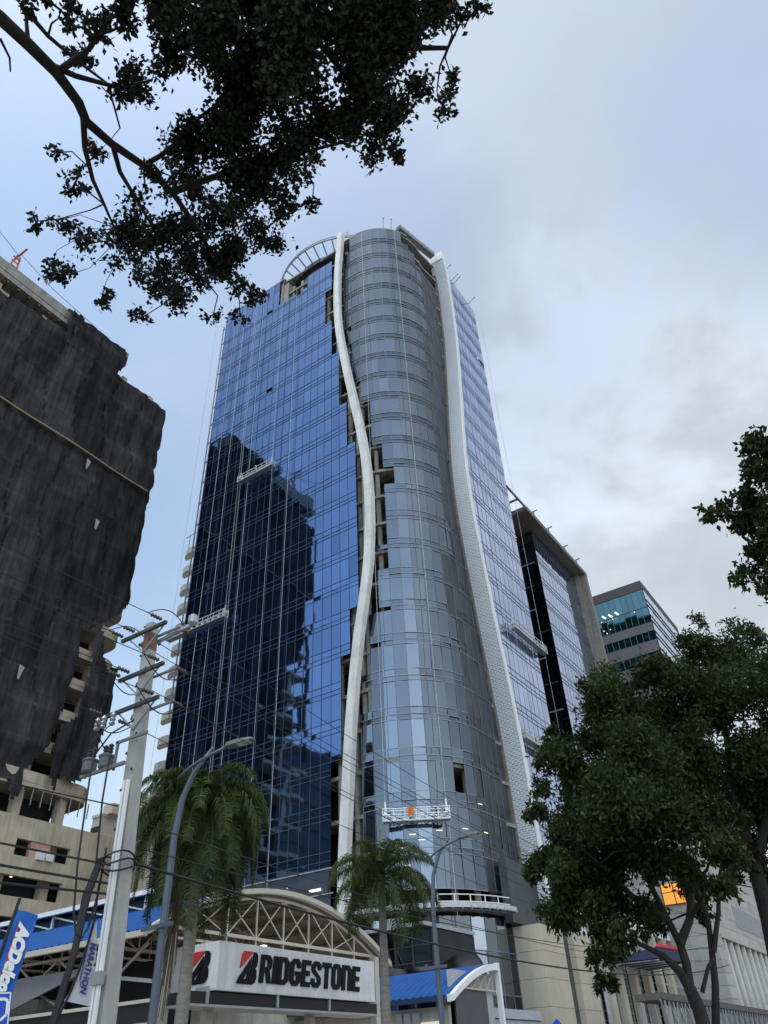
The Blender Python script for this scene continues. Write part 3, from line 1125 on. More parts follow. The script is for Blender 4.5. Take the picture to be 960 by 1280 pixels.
NET = [(-90, 280), (-90, 330), (0, 366), (30, 386), (66, 404), (80, 418), (84, 388), (100, 396), (153, 440), (157, 452), (146, 468), (208, 517), (213, 523), (208, 545), (205, 565), (199, 600), (192, 635), (186, 668), (181, 700), (173, 725), (169, 752), (150, 768), (118, 783), (101, 786), (97, 815), (86, 860), (78, 888), (62, 930), (45, 950), (33, 962), (26, 990), (18, 1001), (10, 972), (-90, 955)]
DRAPE = [(116, 775), (122, 795), (126, 820), (134, 838), (152, 832), (150, 858), (141, 900), (130, 915), (114, 945), (107, 972), (88, 980), (70, 968), (64, 1000), (58, 975), (62, 935), (78, 905), (92, 898), (100, 868), (110, 830)]
def netting(poly, x_off, amp, seed, name, y0, y1, z0, z1, st=0.42):
    ny, nz = int((y1 - y0) / st), int((z1 - z0) / st)
    b = MB()
    idx = {}
    def P(i, j):
        if (i, j) in idx:
            return idx[(i, j)]
        y, z = y0 + i * st, z0 + j * st
        n1 = mnoise.noise(Vector((y * 0.22 + seed, z * 0.05, 0.3)))
        n2 = mnoise.noise(Vector((y * 0.75 + seed, z * 0.16, 5.1)))
        n3 = mnoise.noise(Vector((y * 0.12, z * 0.30 + seed, 9.0)))
        fz = ((z - FLW[0]) / 4.42) % 1.0
        sag = -0.14 * math.sin(math.pi * fz)**0.8
        n4 = mnoise.noise(Vector((y * 1.5 + z * 0.25, z * 0.9 + seed, 2.0)))
        x = WX + x_off + amp * (0.8 * n1 + 0.55 * n2 + 0.45 * n3 + 0.16 * n4 + sag)
        yy = y + 0.15 * n2
        if z > 79.0:
            x += 0.5
        if y > 56.8:
            x -= (y - 56.8)**2 * 0.5
            yy -= 0.12 * (y - 56.8) * (1 + math.sin(z * 1.42))
        idx[(i, j)] = len(b.v)
        b.v.append((x, yy, z))
        return idx[(i, j)]
    pieces = {}
    for i in range(ny):
        for j in range(nz):
            y, z = y0 + (i + 0.5) * st, z0 + (j + 0.5) * st
            px, py = pix((WX, y, z))
            if y < 22 or inpoly(px, py, poly):
                if y < 22 and not (46 < z < 97):
                    continue
                key = (int((y + 0.8 * math.sin(z * 0.3)) / 5.2), int(z / 8.8), seed)
                if key not in pieces:
                    pieces[key] = rng.uniform(0.7, 1.35)
                fz = ((z - FLW[0]) / 4.42) % 1.0
                seam = abs((y + 0.8 * math.sin(z * 0.3)) / 5.2 % 1.0 - 0.5) > 0.46
                t = pieces[key] * (1.15 if fz < 0.11 else 0.6 if seam else 1.0) * rng.uniform(0.92, 1.08)
                b.f.append((P(i, j), P(i + 1, j), P(i + 1, j + 1), P(i, j + 1)))
                b.t.append(t)
    return b.build(name, M_NET, wrap, smooth=True, fix=False)
netting(NET, 0.0, 0.75, 1.7, 'debris_netting', 20.9, 60.0, 28.0, 106.0)
netting(DRAPE, 0.6, 1.0, 8.3, 'hanging_netting', 46.0, 60.5, 29.0, 58.0, 0.4)
b = MB()
pa = [(WX + 0.75, 20.9 + i * 3.55, 79.0 + 0.12 * math.sin(i * 1.3)) for i in range(11)]
b.tube(pa, 0.11, 6)
b.build('netting_rope', M('tan rope', (0.42, 0.33, 0.18)), wrap)
for (px, py) in ((25, 522), (111, 577), (122, 652), (96, 410), (27, 835), (48, 850)):
    c = H(px, py, 0, WX + 0.8)
    b = MB()
    b.hexa([(c[0], c[1] - 0.25, c[2] - 1.3), (c[0], c[1], c[2] - 1.5), (c[0] + 0.02, c[1], c[2] - 1.5), (c[0] + 0.02, c[1] - 0.25, c[2] - 1.3), (c[0], c[1] - 0.35, c[2] + 0.4), (c[0], c[1] + 0.35, c[2] + 0.2), (c[0] + 0.02, c[1] + 0.35, c[2] + 0.2), (c[0] + 0.02, c[1] - 0.35, c[2] + 0.4)])
    b.build('torn_flap', M('pale torn cloth', (0.35, 0.32, 0.27)) if py in (652, 835, 577) else M_DARK, wrap)
# podium with parking openings
def wall_x(mb, x, y0, y1, z0, z1, openings, th=0.5):
    yb = sorted({y0, y1, *[o[0] for o in openings], *[o[1] for o in openings]})
    zb = sorted({z0, z1, *[o[2] for o in openings], *[o[3] for o in openings]})
    yb = [v for v in yb if y0 <= v <= y1]
    zb = [v for v in zb if z0 <= v <= z1]
    for j in range(len(zb) - 1):
        run = None
        for i in range(len(yb)):
            inside = True
            if i < len(yb) - 1:
                yc, zc = (yb[i] + yb[i + 1]) / 2, (zb[j] + zb[j + 1]) / 2
                inside = any(o[0] < yc < o[1] and o[2] < zc < o[3] for o in openings)
            if not inside and run is None:
                run = yb[i]
            if inside and run is not None:
                mb.box(x - th, x, run, yb[i], zb[j], zb[j + 1])
                run = None
b = MB()
PX = WX + 0.3
wall_x(b, PX, 20, 66, 0, 27.2, [(20, 46, 20.8, 24.8), (49.0, 51.3, 23.2, 24.9), (51.3, 56.0, 23.2, 24.9), (20, 55.8, 19.2, 21.2), (20, 52, 15.3, 17.3), (30, 60, 10.5, 12.5), (30, 60, 5.5, 8)], 0.6)
b.build('parking_wall', M_CONC2, wrap)
b = MB()
b.box(-112, PX - 3.5, 20.2, 65.8, 0, 26.9)
b.build('podium_core', M_DARK, wrap)
b = MB()
M_BRK = M('pink brick', (0.50, 0.31, 0.23), var=0.2)
for y0, y1 in ((50.9, 53.4), (45.5, 48.8)):
    b = MB()
    b.box(PX - 0.75, PX - 0.15, y0, y1, 23.2, 24.9)
    b.build('brick_infill', M_BRK, wrap)
b = MB()
for k in range(9):
    b.bar((WX - 0.7, 47.5 + k * 1.3, FLW[0] - 2.2), (WX - 0.7, 47.5 + k * 1.3, FLW[0] - 0.35), 0.1)
b.build('scaffold_prop', M_STEEL, wrap)
for i, (px, py) in enumerate(((49, 1070), (60, 1072))):
    c = H(px, py, 0, PX - 0.1)
    b = MB()
    b.box(PX - 0.5, PX + 0.3, c[1] - 0.45, c[1] + 0.45, c[2] - 0.45, c[2] + 0.45)
    b.prism([(c[1] - 0.3 + 0.28 * math.cos(a), c[2] + 0.28 * math.sin(a)) for a in np.linspace(0, 2 * math.pi, 13)[:-1]], 'x', PX + 0.3, PX + 0.34, 0.5)
    o = b.build('air_conditioner', M_WHT)
    tag(o, ('white air conditioner unit in the parking opening, nearer the brick infill', 'white air conditioner unit in the parking opening, farther from the brick infill')[i], 'air conditioner', 'air conditioners in the parking wall')
b = MB()
for (px, py) in ((14, 1095), (4, 1137)):
    c = H(px, py, 0, PX - 1.2)
    b = MB()
    b.lathe([(0.0, -0.16), (0.13, -0.1), (0.16, 0), (0.13, 0.1), (0.0, 0.16)], c, 10)
    b.build('bulb', E_WARM, wrap)
# red hoist on its roof
hoist = thing('roof_hoist', 'small orange red hoist frame on the roof edge of the netting wrapped building', 'hoist', (-83, 26, 104.6))
for dy in (-0.6, 0.6):
    b = MB()
    b.bar((-82.6, 25.6 + dy, 104.6), (-83.2, 25.9 + dy * 0.4, 108.6), 0.22)
    b.build('leg', M('hoist red paint', (0.45, 0.12, 0.06)), hoist)
b = MB()
for z in (105.4, 106.4, 107.4):
    b.bar((-82.8, 25.0, z), (-82.8, 26.3, z), 0.16)
b.bar((-84.5, 25.8, 108.6), (-80.8, 25.8, 108.4), 0.25)
b.build('crossbeam', M('hoist beam paint', (0.42, 0.13, 0.07)), hoist)
b = MB()
b.tube([(-83, 25.8, 108.5), (-82.6, 16, 112.5)], 0.05, 5)
b.tube([(-82.4, 25.8, 108.4), (-82, 32, 106), (-82, 41, 105.0)], 0.05, 5)
b.build('stay_cable', M_DSTEEL, hoist)

# apartment tower with curved balconies behind the left edge of the glass tower
apt = thing('balcony_apartment_block', 'apartment block with stacked curved white balconies behind the left edge of the glass tower', 'building', (-95, 84, 0))
b = MB()
b.box(-92.3, -72, 77.0, 95, 0, 86)
b.build('body', M('grey rendered wall', (0.30, 0.29, 0.28), var=0.15), apt)
apt_hidden = None
for k in range(13):
    z = 37.5 + 4.07 * k
    if z > 84:
        break
    b = MB()
    o = [(-92.4, 77.0)]
    cx_, cy_, r_ = -92.3, 77.4, 2.3
    pts = [(cx_ + r_ * 1.1 * math.cos(a), cy_ + 1.7 * math.sin(a)) for a in np.linspace(math.pi * 1.02, math.pi * 2 - 0.1, 15)]
    b.prism(pts, 'z', z, z + 1.25)
    b.build('balcony', M_WHITE, apt)
b = MB()
b.bar((-94.3, 76.9, 84), (-94.3, 76.9, 88), 0.12)
b.bar((-95.4, 76.9, 87.6), (-92.5, 76.9, 87.9), 0.12)
b.build('roof_pole', M_STEEL, apt)

# pale apartment houses far behind the utility pole
for px0, px1, pyt, pyb, dist, lab, ncol in ((106, 138, 1022, 1110, 170, 'low cream apartment house left of the utility pole, far behind the parking wall', 3), (139, 196, 1006, 1110, 185, 'taller cream apartment house with small windows far behind the utility pole', 5)):
    a, c = AT(px0, pyt, dist), AT(px1, pyt, dist)
    ht = AT((px0 + px1) / 2, pyt, dist)[2]
    x0, x1, yy = a[0], c[0], (a[1] + c[1]) / 2
    h_ = thing('apartment_house', lab, 'building', ((x0 + x1) / 2, yy, 0), 'pale apartment houses in the distance')
    b = MB()
    b.box(x0, x1, yy, yy + 12, 0, ht)
    b.box(x0 - 0.2, x1 + 0.2, yy - 0.2, yy + 12, ht, ht + 0.6)
    b.box(x0 + 1.5, x0 + 4.5, yy + 1, yy + 4, ht + 0.6, ht + 2.6)
    b.build('wall', M('cream wall', (0.62, 0.55, 0.44), var=0.1), h_)
    for k in range(4):
        for i in range(ncol):
            xw = x0 + (i + 0.5) * (x1 - x0) / ncol
            zz_ = ht - 2.4 - k * 3.2
            if zz_ < 2:
                continue
            b = MB()
            b.box(xw - 0.55, xw + 0.55, yy - 0.06, yy + 0.02, zz_ - 0.6, zz_ + 0.6)
            b.build('window', M_DARK, h_)

# neighbouring block outside the frame on the left, seen mirrored in the tower
M_BANDD = M('dark window band', (0.02, 0.024, 0.03), rough=0.5)
nb = thing('neighbour_block', 'dark office block reflected low in the blue glass of the tower', 'building', (-120, -20, 0))
b = MB()
b.box(-150, -104, -70, 14, 0, 58)
b.box(-140, -112, -40, -6, 58, 66)
b.build('wall', M('neighbour wall', (0.06, 0.065, 0.08), var=0.4, scale=0.15), nb)
for k in range(13):
    b = MB()
    b.box(-103.95, -103.8, -66, 10, 3 + k * 4.2, 5 + k * 4.2)
    b.build('window_band', M_BANDD, nb)
nb2 = thing('neighbour_tower', 'grey apartment tower reflected beside the white fin low in the blue glass', 'building', (-165, -78, 0))
b = MB()
b.box(-235, -100, -95, -60, 0, 72)
b.box(-215, -160, -92, -62, 72, 80)
b.box(-145, -128, -92, -62, 72, 84)
b.box(-118, -106, -92, -62, 72, 77)
b.build('wall', M('neighbour wall grey', (0.05, 0.055, 0.065), var=0.5, scale=0.12), nb2)
for k in range(12):
    b = MB()
    b.box(-234, -101, -60.0, -59.85, 4 + k * 5, 6.2 + k * 5)
    b.build('window_band', M_BANDD, nb2)

# ------------------------------------------------------------------ filling station with arched roof
stn = thing('arched_station', 'open station hall with blue barrel roof on white arched trusses behind the sign', 'building', (-30, 26, 0))
SX = -22.75
HS, RISE = 7.1, 1.95
RR = (HS**2 + RISE**2) / (2 * RISE)
SYC, ZE = 26.3, 6.05
def archz(y, dr=0.0):
    u = y - SYC
    return ZE + RISE - RR + math.sqrt((RR + dr)**2 - u * u)
def corrugated(mb, x0, x1, y0, y1, zf, pitch, amp, ny=28, flip=False):
    nx = int((x1 - x0) / pitch * 4)
    base = len(mb.v)
    ang = [y0 + (y1 - y0) * j / ny for j in range(ny + 1)]
    for i in range(nx + 1):
        x = x0 + (x1 - x0) * i / nx
        h = amp * (1, 1, -1, -1)[i % 4]
        for y in ang:
            mb.v.append((x, y, zf(y) + h))
    for i in range(nx):
        for j in range(ny):
            a = base + i * (ny + 1) + j
            mb.f.append((a, a + ny + 1, a + ny + 2, a + 1))
            mb.t.append(1.0)
b = MB()
corrugated(b, -55, SX, SYC - HS - 0.25, SYC + HS + 0.25, lambda y: archz(y, 0.16), 0.42, 0.07)
b.build('blue_roof', M_BLUER, stn, fix=False)
b = MB()
n = 30
for i in range(n):
    y0, y1 = SYC - HS + 2 * HS * i / n, SYC - HS + 2 * HS * (i + 1) / n
    b.face([(-55, y0, archz(y0)), (SX, y0, archz(y0)), (SX, y1, archz(y1)), (-55, y1, archz(y1))])
b.build('ceiling_sheet', M_SOFF, stn)
b = MB()
for xx in [SX - 2.0 - 1.5 * i for i in range(14)]:
    b.box(xx - 0.06, xx + 0.06, SYC - 6.5, SYC + 6.5, 7.0, 7.1) if False else None
for j in range(11):
    y = SYC - HS + 0.5 + j * 1.32
    b.bar((-54, y, archz(y) - 0.1), (SX - 0.2, y, archz(y) - 0.1), 0.08, 0.14)
b.build('purlin', M('tan purlin', (0.33, 0.28, 0.21)), stn)
b = MB()
for i in range(n):
    y0, y1 = SYC - HS - 0.2 + (2 * HS + 0.4) * i / n, SYC - HS - 0.2 + (2 * HS + 0.4) * (i + 1) / n
    lo0, hi0 = archz(y0, 0.02), archz(y0, 0.2)
    lo1, hi1 = archz(y1, 0.02), archz(y1, 0.2)
    b.hexa([(SX + 0.02, y0, lo0), (SX + 0.3, y0, lo0), (SX + 0.3, y1, lo1), (SX + 0.02, y1, lo1), (SX + 0.02, y0, hi0), (SX + 0.3, y0, hi0), (SX + 0.3, y1, hi1), (SX + 0.02, y1, hi1)])
b.box(-55, SX + 0.3, SYC - HS - 0.45, SYC - HS - 0.27, ZE - 0.16, ZE + 0.02)
b.build('white_fascia', M_CREAM, stn)
for ti, tx in enumerate((SX - 0.1, SX - 5, SX - 10, SX - 16, SX - 22)):
    b = MB()
    zc = 6.35
    yl, yr = SYC - 6.5, SYC + 6.5
    b.bar((tx, yl, zc), (tx, yr, zc), 0.09, 0.11)
    b.bar((tx, yl, zc - 0.32), (tx, yr, zc - 0.32), 0.07, 0.08)
    m = 8
    for i in range(m + 1):
        y = yl + (yr - yl) * i / m
        top = archz(y) - 0.1
        b.bar((tx, y, zc - 0.3), (tx, y, top), 0.055)
        if i < m:
            y2 = yl + (yr - yl) * (i + 1) / m
            b.bar((tx, y, zc), (tx, y2, archz(y2) - 0.1), 0.038)
            b.bar((tx, y2, zc), (tx, y, archz(y) - 0.1), 0.038)
    for i in range(24):
        y0, y1 = yl + (yr - yl) * i / 24, yl + (yr - yl) * (i + 1) / 24
        b.bar((tx, y0, archz(y0) - 0.12), (tx, y1, archz(y1) - 0.12), 0.07, 0.09)
    b.build('truss', M_CREAM, stn)
for (x, y) in ((SX, 20.2), (SX, 32.6), (SX - 10, 20.2), (SX - 10, 32.6), (SX - 22, 20.2), (SX - 22, 32.6)):
    b = MB()
    b.box(x - 0.16, x + 0.16, y - 0.16, y + 0.16, 0.09, 6.3)
    b.build('column', M_CREAM, stn)
b = MB()
# raised clerestory strip along the ridge
b.box(-55, -26.4, 22.5, 22.6, 7.62, 8.05)
b.box(-55, -26.0, 22.1, 30.5, 8.12, 8.22)
b.build('clerestory_sheet', M_BLUED, stn)
b = MB()
b.box(-55, -26.0, 21.95, 22.1, 8.1, 8.28)
for i in range(14):
    x = -26.8 - i * 2.0
    b.bar((x, 22.3, archz(22.3) + 0.1), (x, 22.3, 8.2), 0.09)
    b.bar((x, 22.3, archz(22.3) + 0.2), (x - 2.0, 22.3, 8.1), 0.06)
b.build('clerestory_frame', M_WHT, stn)
b = MB()
for x0 in np.arange(-54, -24, 2.4):
    b.bar((x0, 19.35, 5.75), (x0 + 1.2, 19.35, 5.05), 0.06)
    b.bar((x0 + 1.2, 19.35, 5.05), (x0 + 2.4, 19.35, 5.75), 0.06)
b.bar((-54, 19.35, 5.05), (-24, 19.35, 5.05), 0.09)
b.bar((-54, 19.35, 5.75), (-24, 19.35, 5.75), 0.09)
b.build('eave_truss', M('tan eave truss', (0.28, 0.24, 0.18)), stn)
b = MB()
b.prism([(5.0, 19.1), (5.1, 19.05), (4.2, 18.5), (4.1, 18.55)], 'x', -55, -30) if False else b.hexa([(-55, 18.7, 4.15), (-29.5, 18.7, 4.15), (-29.5, 18.78, 4.15), (-55, 18.78, 4.15), (-55, 19.15, 5.3), (-25.2, 19.15, 5.3), (-25.2, 19.23, 5.3), (-55, 19.23, 5.3)])
b.build('grey_awning', M('grey awning', (0.12, 0.12, 0.13), var=0.1), stn)
b = MB()
b.box(-55, -40, 20.5, 33, 0.1, 5.9)
b.box(-55, -24.5, 23.0, 23.2, 2.95, 5.9)
b.build('back_wall', M_DARK, stn)
b = MB()
for i in range(8):
    b.bar((-29.0 - i * 3, 19.2, 5.0), (-26.4 - i * 3, 21.0, 3.4), 0.07)
b.bar((-26.5, 19.4, 5.2), (-23, 20.3, 4.7), 0.12)
b.build('awning_strut', M_STEEL, stn)
b = MB()
b.box(-30, -21.9, 18.9, 19.0, 3.45, 3.98)
b.build('dark_beam_panel', M_BLACK, stn)
b = MB()
b.box(-30, -21.85, 18.84, 19.02, 3.98, 4.08)
b.box(-30, -21.85, 18.84, 19.02, 3.36, 3.45)
b.build('beam_trim', M_CREAM, stn)
for i in range(2):
    b = MB()
    b.lathe([(0, -0.03), (0.14, -0.02), (0.14, 0.03), (0, 0.05)], ((-22.9, 25.2, 6.15), (-24.5, 19.8, 3.4))[i], 12)
    b.build('ceiling_lamp', E_WHITE, stn)
# shop front inside the hall
shop = thing('workshop_front', 'low workshop front with lit cream panels between dark red posts under the station roof', 'building', (-33, 31, 0))
b = MB()
b.box(-36, -32.2, 22, 41, 0.1, 5.0)
b.build('wall', M_CONCG, shop)
for i in range(9):
    b = MB()
    y = 24.0 + i * 1.85
    b.box(-32.2, -32.12, y + 0.12, y + 1.75, 0.2, 4.2)
    b.build('lit_panel', E_SHOP, shop)
    b = MB()
    b.box(-32.2, -32.0, y - 0.1, y + 0.1, 0.1, 4.3)
    b.build('post', M('dark red post', (0.10, 0.025, 0.025)), shop)

# ------------------------------------------------------------------ the big sign
sign = thing('tyre_brand_sign', 'long white sign box with BRIDGESTONE in black raised letters', 'sign', (-22.2, 25.5, 4.4))
SIX = -21.0
SY0, SY1, SZ0, SZ1 = 20.9, 30.08, 4.40, 5.77
b = MB()
b.box(SIX - 3.0, SIX, SY0, SY1, SZ0, SZ1)
b.build('sign_box', M('white sign sheet', (0.72, 0.73, 0.74), rough=0.45, var=0.06, streak=0.2), sign)
b = MB()
for i in range(1, 23):
    y = SY0 + i * (SY1 - SY0) / 23
    b.box(SIX, SIX + 0.004, y - 0.005, y + 0.005, SZ0, SZ1)
b.box(SIX - 3.0, SIX + 0.02, SY0 - 0.02, SY1 + 0.02, SZ0 - 0.07, SZ0)
b.build('panel_joint', M('sign joint grey', (0.62, 0.63, 0.64)), sign)
t_ = 0
GL = {
    'R': (0.64, [[(0, 0), (0, 1), (.45, 1), (.6, .85), (.6, .58), (.5, .46), (.63, 0), (.41, 0), (.31, .38), (.22, .38), (.22, 0)], [(.22, .56), (.22, .82), (.33, .82), (.38, .77), (.38, .61), (.33, .56)]]),
    'I': (0.24, [[(0, 0), (0, 1), (.23, 1), (.23, 0)]]),
    'D': (0.64, [[(0, 0), (0, 1), (.44, 1), (.61, .83), (.61, .17), (.44, 0)], [(.22, .18), (.22, .82), (.33, .82), (.38, .77), (.38, .23), (.33, .18)]]),
    'G': (0.64, [[(.17, 0), (0, .17), (0, .83), (.17, 1), (.45, 1), (.61, .84), (.61, .66), (.38, .66), (.38, .77), (.33, .82), (.28, .82), (.23, .77), (.23, .23), (.28, .18), (.33, .18), (.38, .23), (.38, .38), (.30, .38), (.30, .54), (.61, .54), (.61, .16), (.45, 0)]]),
    'E': (0.54, [[(0, 0), (0, 1), (.52, 1), (.52, .81), (.22, .81), (.22, .60), (.47, .60), (.47, .41), (.22, .41), (.22, .19), (.52, .19), (.52, 0)]]),
    'S': (0.62, [[(.16, 0), (0, .16), (0, .34), (.21, .34), (.21, .24), (.26, .18), (.32, .18), (.37, .23), (.37, .31), (.33, .38), (.06, .57), (0, .67), (0, .84), (.16, 1), (.43, 1), (.59, .84), (.59, .68), (.38, .68), (.38, .77), (.33, .82), (.27, .82), (.22, .77), (.22, .70), (.26, .64), (.53, .43), (.59, .33), (.59, .16), (.43, 0)]]),
    'T': (0.57, [[(.17, 0), (.17, .81), (0, .81), (0, 1), (.56, 1), (.56, .81), (.39, .81), (.39, 0)]]),
    'O': (0.64, [[(.17, 0), (0, .17), (0, .83), (.17, 1), (.44, 1), (.61, .83), (.61, .17), (.44, 0)], [(.23, .23), (.23, .77), (.28, .82), (.33, .82), (.38, .77), (.38, .23), (.33, .18), (.28, .18)]]),
    'n': (0.64, [[(0, 0), (0, 1), (.45, 1), (.61, .84), (.61, 0), (.38, 0), (.38, .77), (.33, .82), (.22, .82), (.22, 0)]]),
}
def outline_mesh(name, loops, mat, parent, mapf, depth, bev=0.0):
    """filled 2D outline with holes, extruded; mapf places (u, v, w)."""
    cu = bpy.data.curves.new(name, 'CURVE')
    cu.dimensions = '2D'
    cu.fill_mode = 'BOTH'
    cu.extrude = depth / 2
    for lp in loops:
        s = cu.splines.new('POLY')
        s.points.add(len(lp) - 1)
        for p, q in zip(s.points, lp):
            p.co = (q[0], q[1], 0, 1)
        s.use_cyclic_u = True
    tmp = bpy.data.objects.new(name, cu)
    COL.objects.link(tmp)
    dg = bpy.context.evaluated_depsgraph_get()
    me = bpy.data.meshes.new_from_object(tmp.evaluated_get(dg))
    bpy.data.objects.remove(tmp)
    bpy.data.curves.remove(cu)
    off = WORLD.get(parent.name, (0, 0, 0))
    for v in me.vertices:
        p = mapf(v.co.x, v.co.y, v.co.z)
        v.co = (p[0] - off[0], p[1] - off[1], p[2] - off[2])
    me.materials.clear()
    me.materials.append(mat)
    o = bpy.data.objects.new(name, me)
    COL.objects.link(o)
    o.parent = parent
    WORLD[o.name] = off
    return o
M_LET = M('black letter', (0.008, 0.008, 0.009), rough=0.6, var=0.05, spec=0.15)
M_RED = M('red letter', (0.55, 0.02, 0.03), rough=0.4, var=0.05)
def bigB(mapf, name):
    outline_mesh(name, [[(0.55, 0.0), (0.57, 0.12), (0.73, 0.66), (0.76, 0.86), (0.80, 1.0), (0.93, 0.98), (1.0, 0.90), (1.0, 0.68), (0.96, 0.56), (0.88, 0.50), (0.95, 0.42), (0.96, 0.20), (0.88, 0.05), (0.74, 0.0)]], M_LET, sign, mapf, 0.04)
    outline_mesh('red_triangle', [[(0.14, 0.46), (0.22, 0.88), (0.27, 0.97), (0.33, 1.0), (0.76, 1.0), (0.70, 0.94)]], M_RED, sign, mapf, 0.045)
    outline_mesh('dark_stroke', [[(0.0, 0.0), (0.10, 0.18), (0.70, 0.84), (0.68, 0.66), (0.53, 0.12), (0.51, 0.0)], [(0.33, 0.15), (0.45, 0.15), (0.52, 0.40)]], M_LET, sign, mapf, 0.035)
SH = 0.10
lh = 0.87
yb0 = 22.15
def mp_front(y0, z0, h, wx=1.0):
    return lambda u, v, w: (SIX + 0.03 + w, y0 + (u * wx + SH * v) * h, z0 + v * h)
yb0 = 21.86
bigB(lambda u, v, w: (SIX + 0.03 + w, yb0 - 0.07 + u * 1.02, 4.56 + v * 0.99), 'letter')
yy = yb0 + 1.05
for ch in 'RIDGESTOnE':
    wd, loops = GL[ch]
    outline_mesh('letter', loops, M_LET, sign, mp_front(yy, 4.64, lh, 1.16), 0.045)
    yy += (wd + 0.04) * lh * 1.145
def mp_side(x0, z0, h):
    return lambda u, v, w: (x0 + (u + SH * v) * h, SY0 - 0.07 - w, z0 + v * h)
bigB(lambda u, v, w: (SIX - 1.44 + u * 1.06, SY0 - 0.03 - w, 4.56 + v * 0.96), 'letter')
for y0, y1 in ((19.9, 24.0), (24.15, 27.0), (27.2, 30.35)):
    b = MB()
    b.box(SIX - 1.2, SIX - 0.1, y0, y1, 3.93, 4.28)
    b.build('black_valance', M_BLACK, sign)
b = MB()
b.box(SIX - 1.2, SIX - 0.02, 19.85, 30.4, 3.86, 3.93)
for y in (20.6, 24.07, 27.1):
    b.box(SIX - 0.6, SIX - 0.05, y - 0.06, y + 0.06, 3.95, 4.42)
b.build('valance_frame', M_STEEL, sign)
for y in (22.0, 27.6):
    b = MB()
    b.box(SIX - 1.6, SIX - 1.3, y - 0.15, y + 0.15, 0.09, 4.4)
    b.build('post', M_CREAM, sign)

# ------------------------------------------------------------------ second blue roofed bay right of the palm
bay = thing('blue_roof_bay', 'bay with blue corrugated quarter arch roof and white edge right of the smaller palm', 'building', (-26, 40, 0))
BX = -22.0
BY0, BY1, BZ0, BZ1 = 37.9, 43.2, 4.85, 6.50
def bz(y, dr=0):
    t = max(0, min(1, (y - BY0) / (BY1 - BY0)))
    return BZ0 + (BZ1 - BZ0) * math.sin(t * math.pi / 2 * 0.97)**0.95 + dr
b = MB()
corrugated(b, -40, BX, BY0 - 0.2, BY1, lambda y: bz(y, 0.12), 0.42, 0.07, 20)
b.build('blue_roof', M_BLUER, bay, fix=False)
b = MB()
for i in range(20):
    y0, y1 = BY0 - 0.2 + (BY1 - BY0 + 0.2) * i / 20, BY0 - 0.2 + (BY1 - BY0 + 0.2) * (i + 1) / 20
    b.hexa([(BX + 0.01, y0, bz(y0, -0.14)), (BX + 0.25, y0, bz(y0, -0.14)), (BX + 0.25, y1, bz(y1, -0.14)), (BX + 0.01, y1, bz(y1, -0.14)), (BX + 0.01, y0, bz(y0, 0.16)), (BX + 0.25, y0, bz(y0, 0.16)), (BX + 0.25, y1, bz(y1, 0.16)), (BX + 0.01, y1, bz(y1, 0.16))])
b.build('white_fascia', M_WHT, bay)
b = MB()
b.box(BX - 0.05, BX + 0.2, BY1, BY1 + 0.22, 0.1, 6.72)
b.build('white_post', M_WHT, bay)
b = MB()
b.box(-40, BX, BY0 - 0.3, BY0 - 0.2, BZ0 - 0.08, BZ0 + 0.14)
b.build('eave_flashing', M_BLUED, bay)
b = MB()
b.box(-40, BX - 0.3, BY0 + 0.4, BY0 + 0.6, 0.1, 4.6)
b.build('front_wall', M_CONCG, bay)
b = MB()
b.box(BX - 0.5, BX - 0.2, BY0 + 1.0, BY1 - 0.9, 0.1, 5.35)
b.build('dark_door', M('dark grey shutter', (0.07, 0.07, 0.075), rough=0.5), bay)
b = MB()
b.box(BX - 0.6, BX - 0.3, BY0 + 1.0, BY1, 0.1, 6.2)
b.build('gable_wall', M('light grey sheet', (0.42, 0.42, 0.41), var=0.1), bay)
b = MB()
for i in range(5):
    y0 = BY0 + 1.0 + i * 0.8
    b.bar((BX - 0.1, y0, 5.4), (BX - 0.1, y0 + 0.8, bz(y0 + 0.8) - 0.3), 0.06)
    b.bar((BX - 0.1, y0 + 0.8, 5.4), (BX - 0.1, y0 + 0.8, bz(y0 + 0.8) - 0.3), 0.06)
b.bar((BX - 0.1, BY0 + 0.9, 5.4), (BX - 0.1, BY1, 5.4), 0.08)
b.build('gable_truss', M_CREAM, bay)
for i in range(7):
    b = MB()
    x1 = -22.6 - i * 2.0
    b.box(x1 - 1.75, x1, BY0 + 0.33, BY0 + 0.4, 0.2, 4.0)
    b.build('lit_panel', E_SHOP, bay)
b = MB()
for i in range(3):
    b.box(-24.3 - i * 0.5, -23.9 - i * 0.5, BY0 + 0.1, BY0 + 0.3, 0.1, 4.4)
b.build('downpipe', M_STEEL, bay)

# black tarpaulin behind the bay roof
b = MB()
nx, nz = 30, 14
P0, P1 = H(552, 1192, 1, 46.0), H(612, 1178, 1, 46.0)
for i in range(nx + 1):
    for j in range(nz + 1):
        u, v = i / nx, j / nz
        x = -31.5 + 7.6 * u
        top = 7.6 + 0.7 * u**2 - 0.4 * math.sin(math.pi * u)
        if u > 0.86:
            top -= (u - 0.86) * 12
        z = 6.4 + (top - 6.4) * v
        b.v.append((x, 46.0 - 0.5 * math.sin(u * 17 + v * 2) * (0.3 + 0.5 * v) + 0.4 * mnoise.noise(Vector((x, z, 0))), z))
for i in range(nx):
    for j in range(nz):
        a = i * (nz + 1) + j
        b.f.append((a, a + nz + 1, a + nz + 2, a + 1))
        b.t.append(1)
tag(b.build('black_tarpaulin', M('black tarpaulin', (0.014, 0.014, 0.018), rough=0.6), smooth=True), 'black tarpaulin draped over a line behind the blue roof', 'tarpaulin')

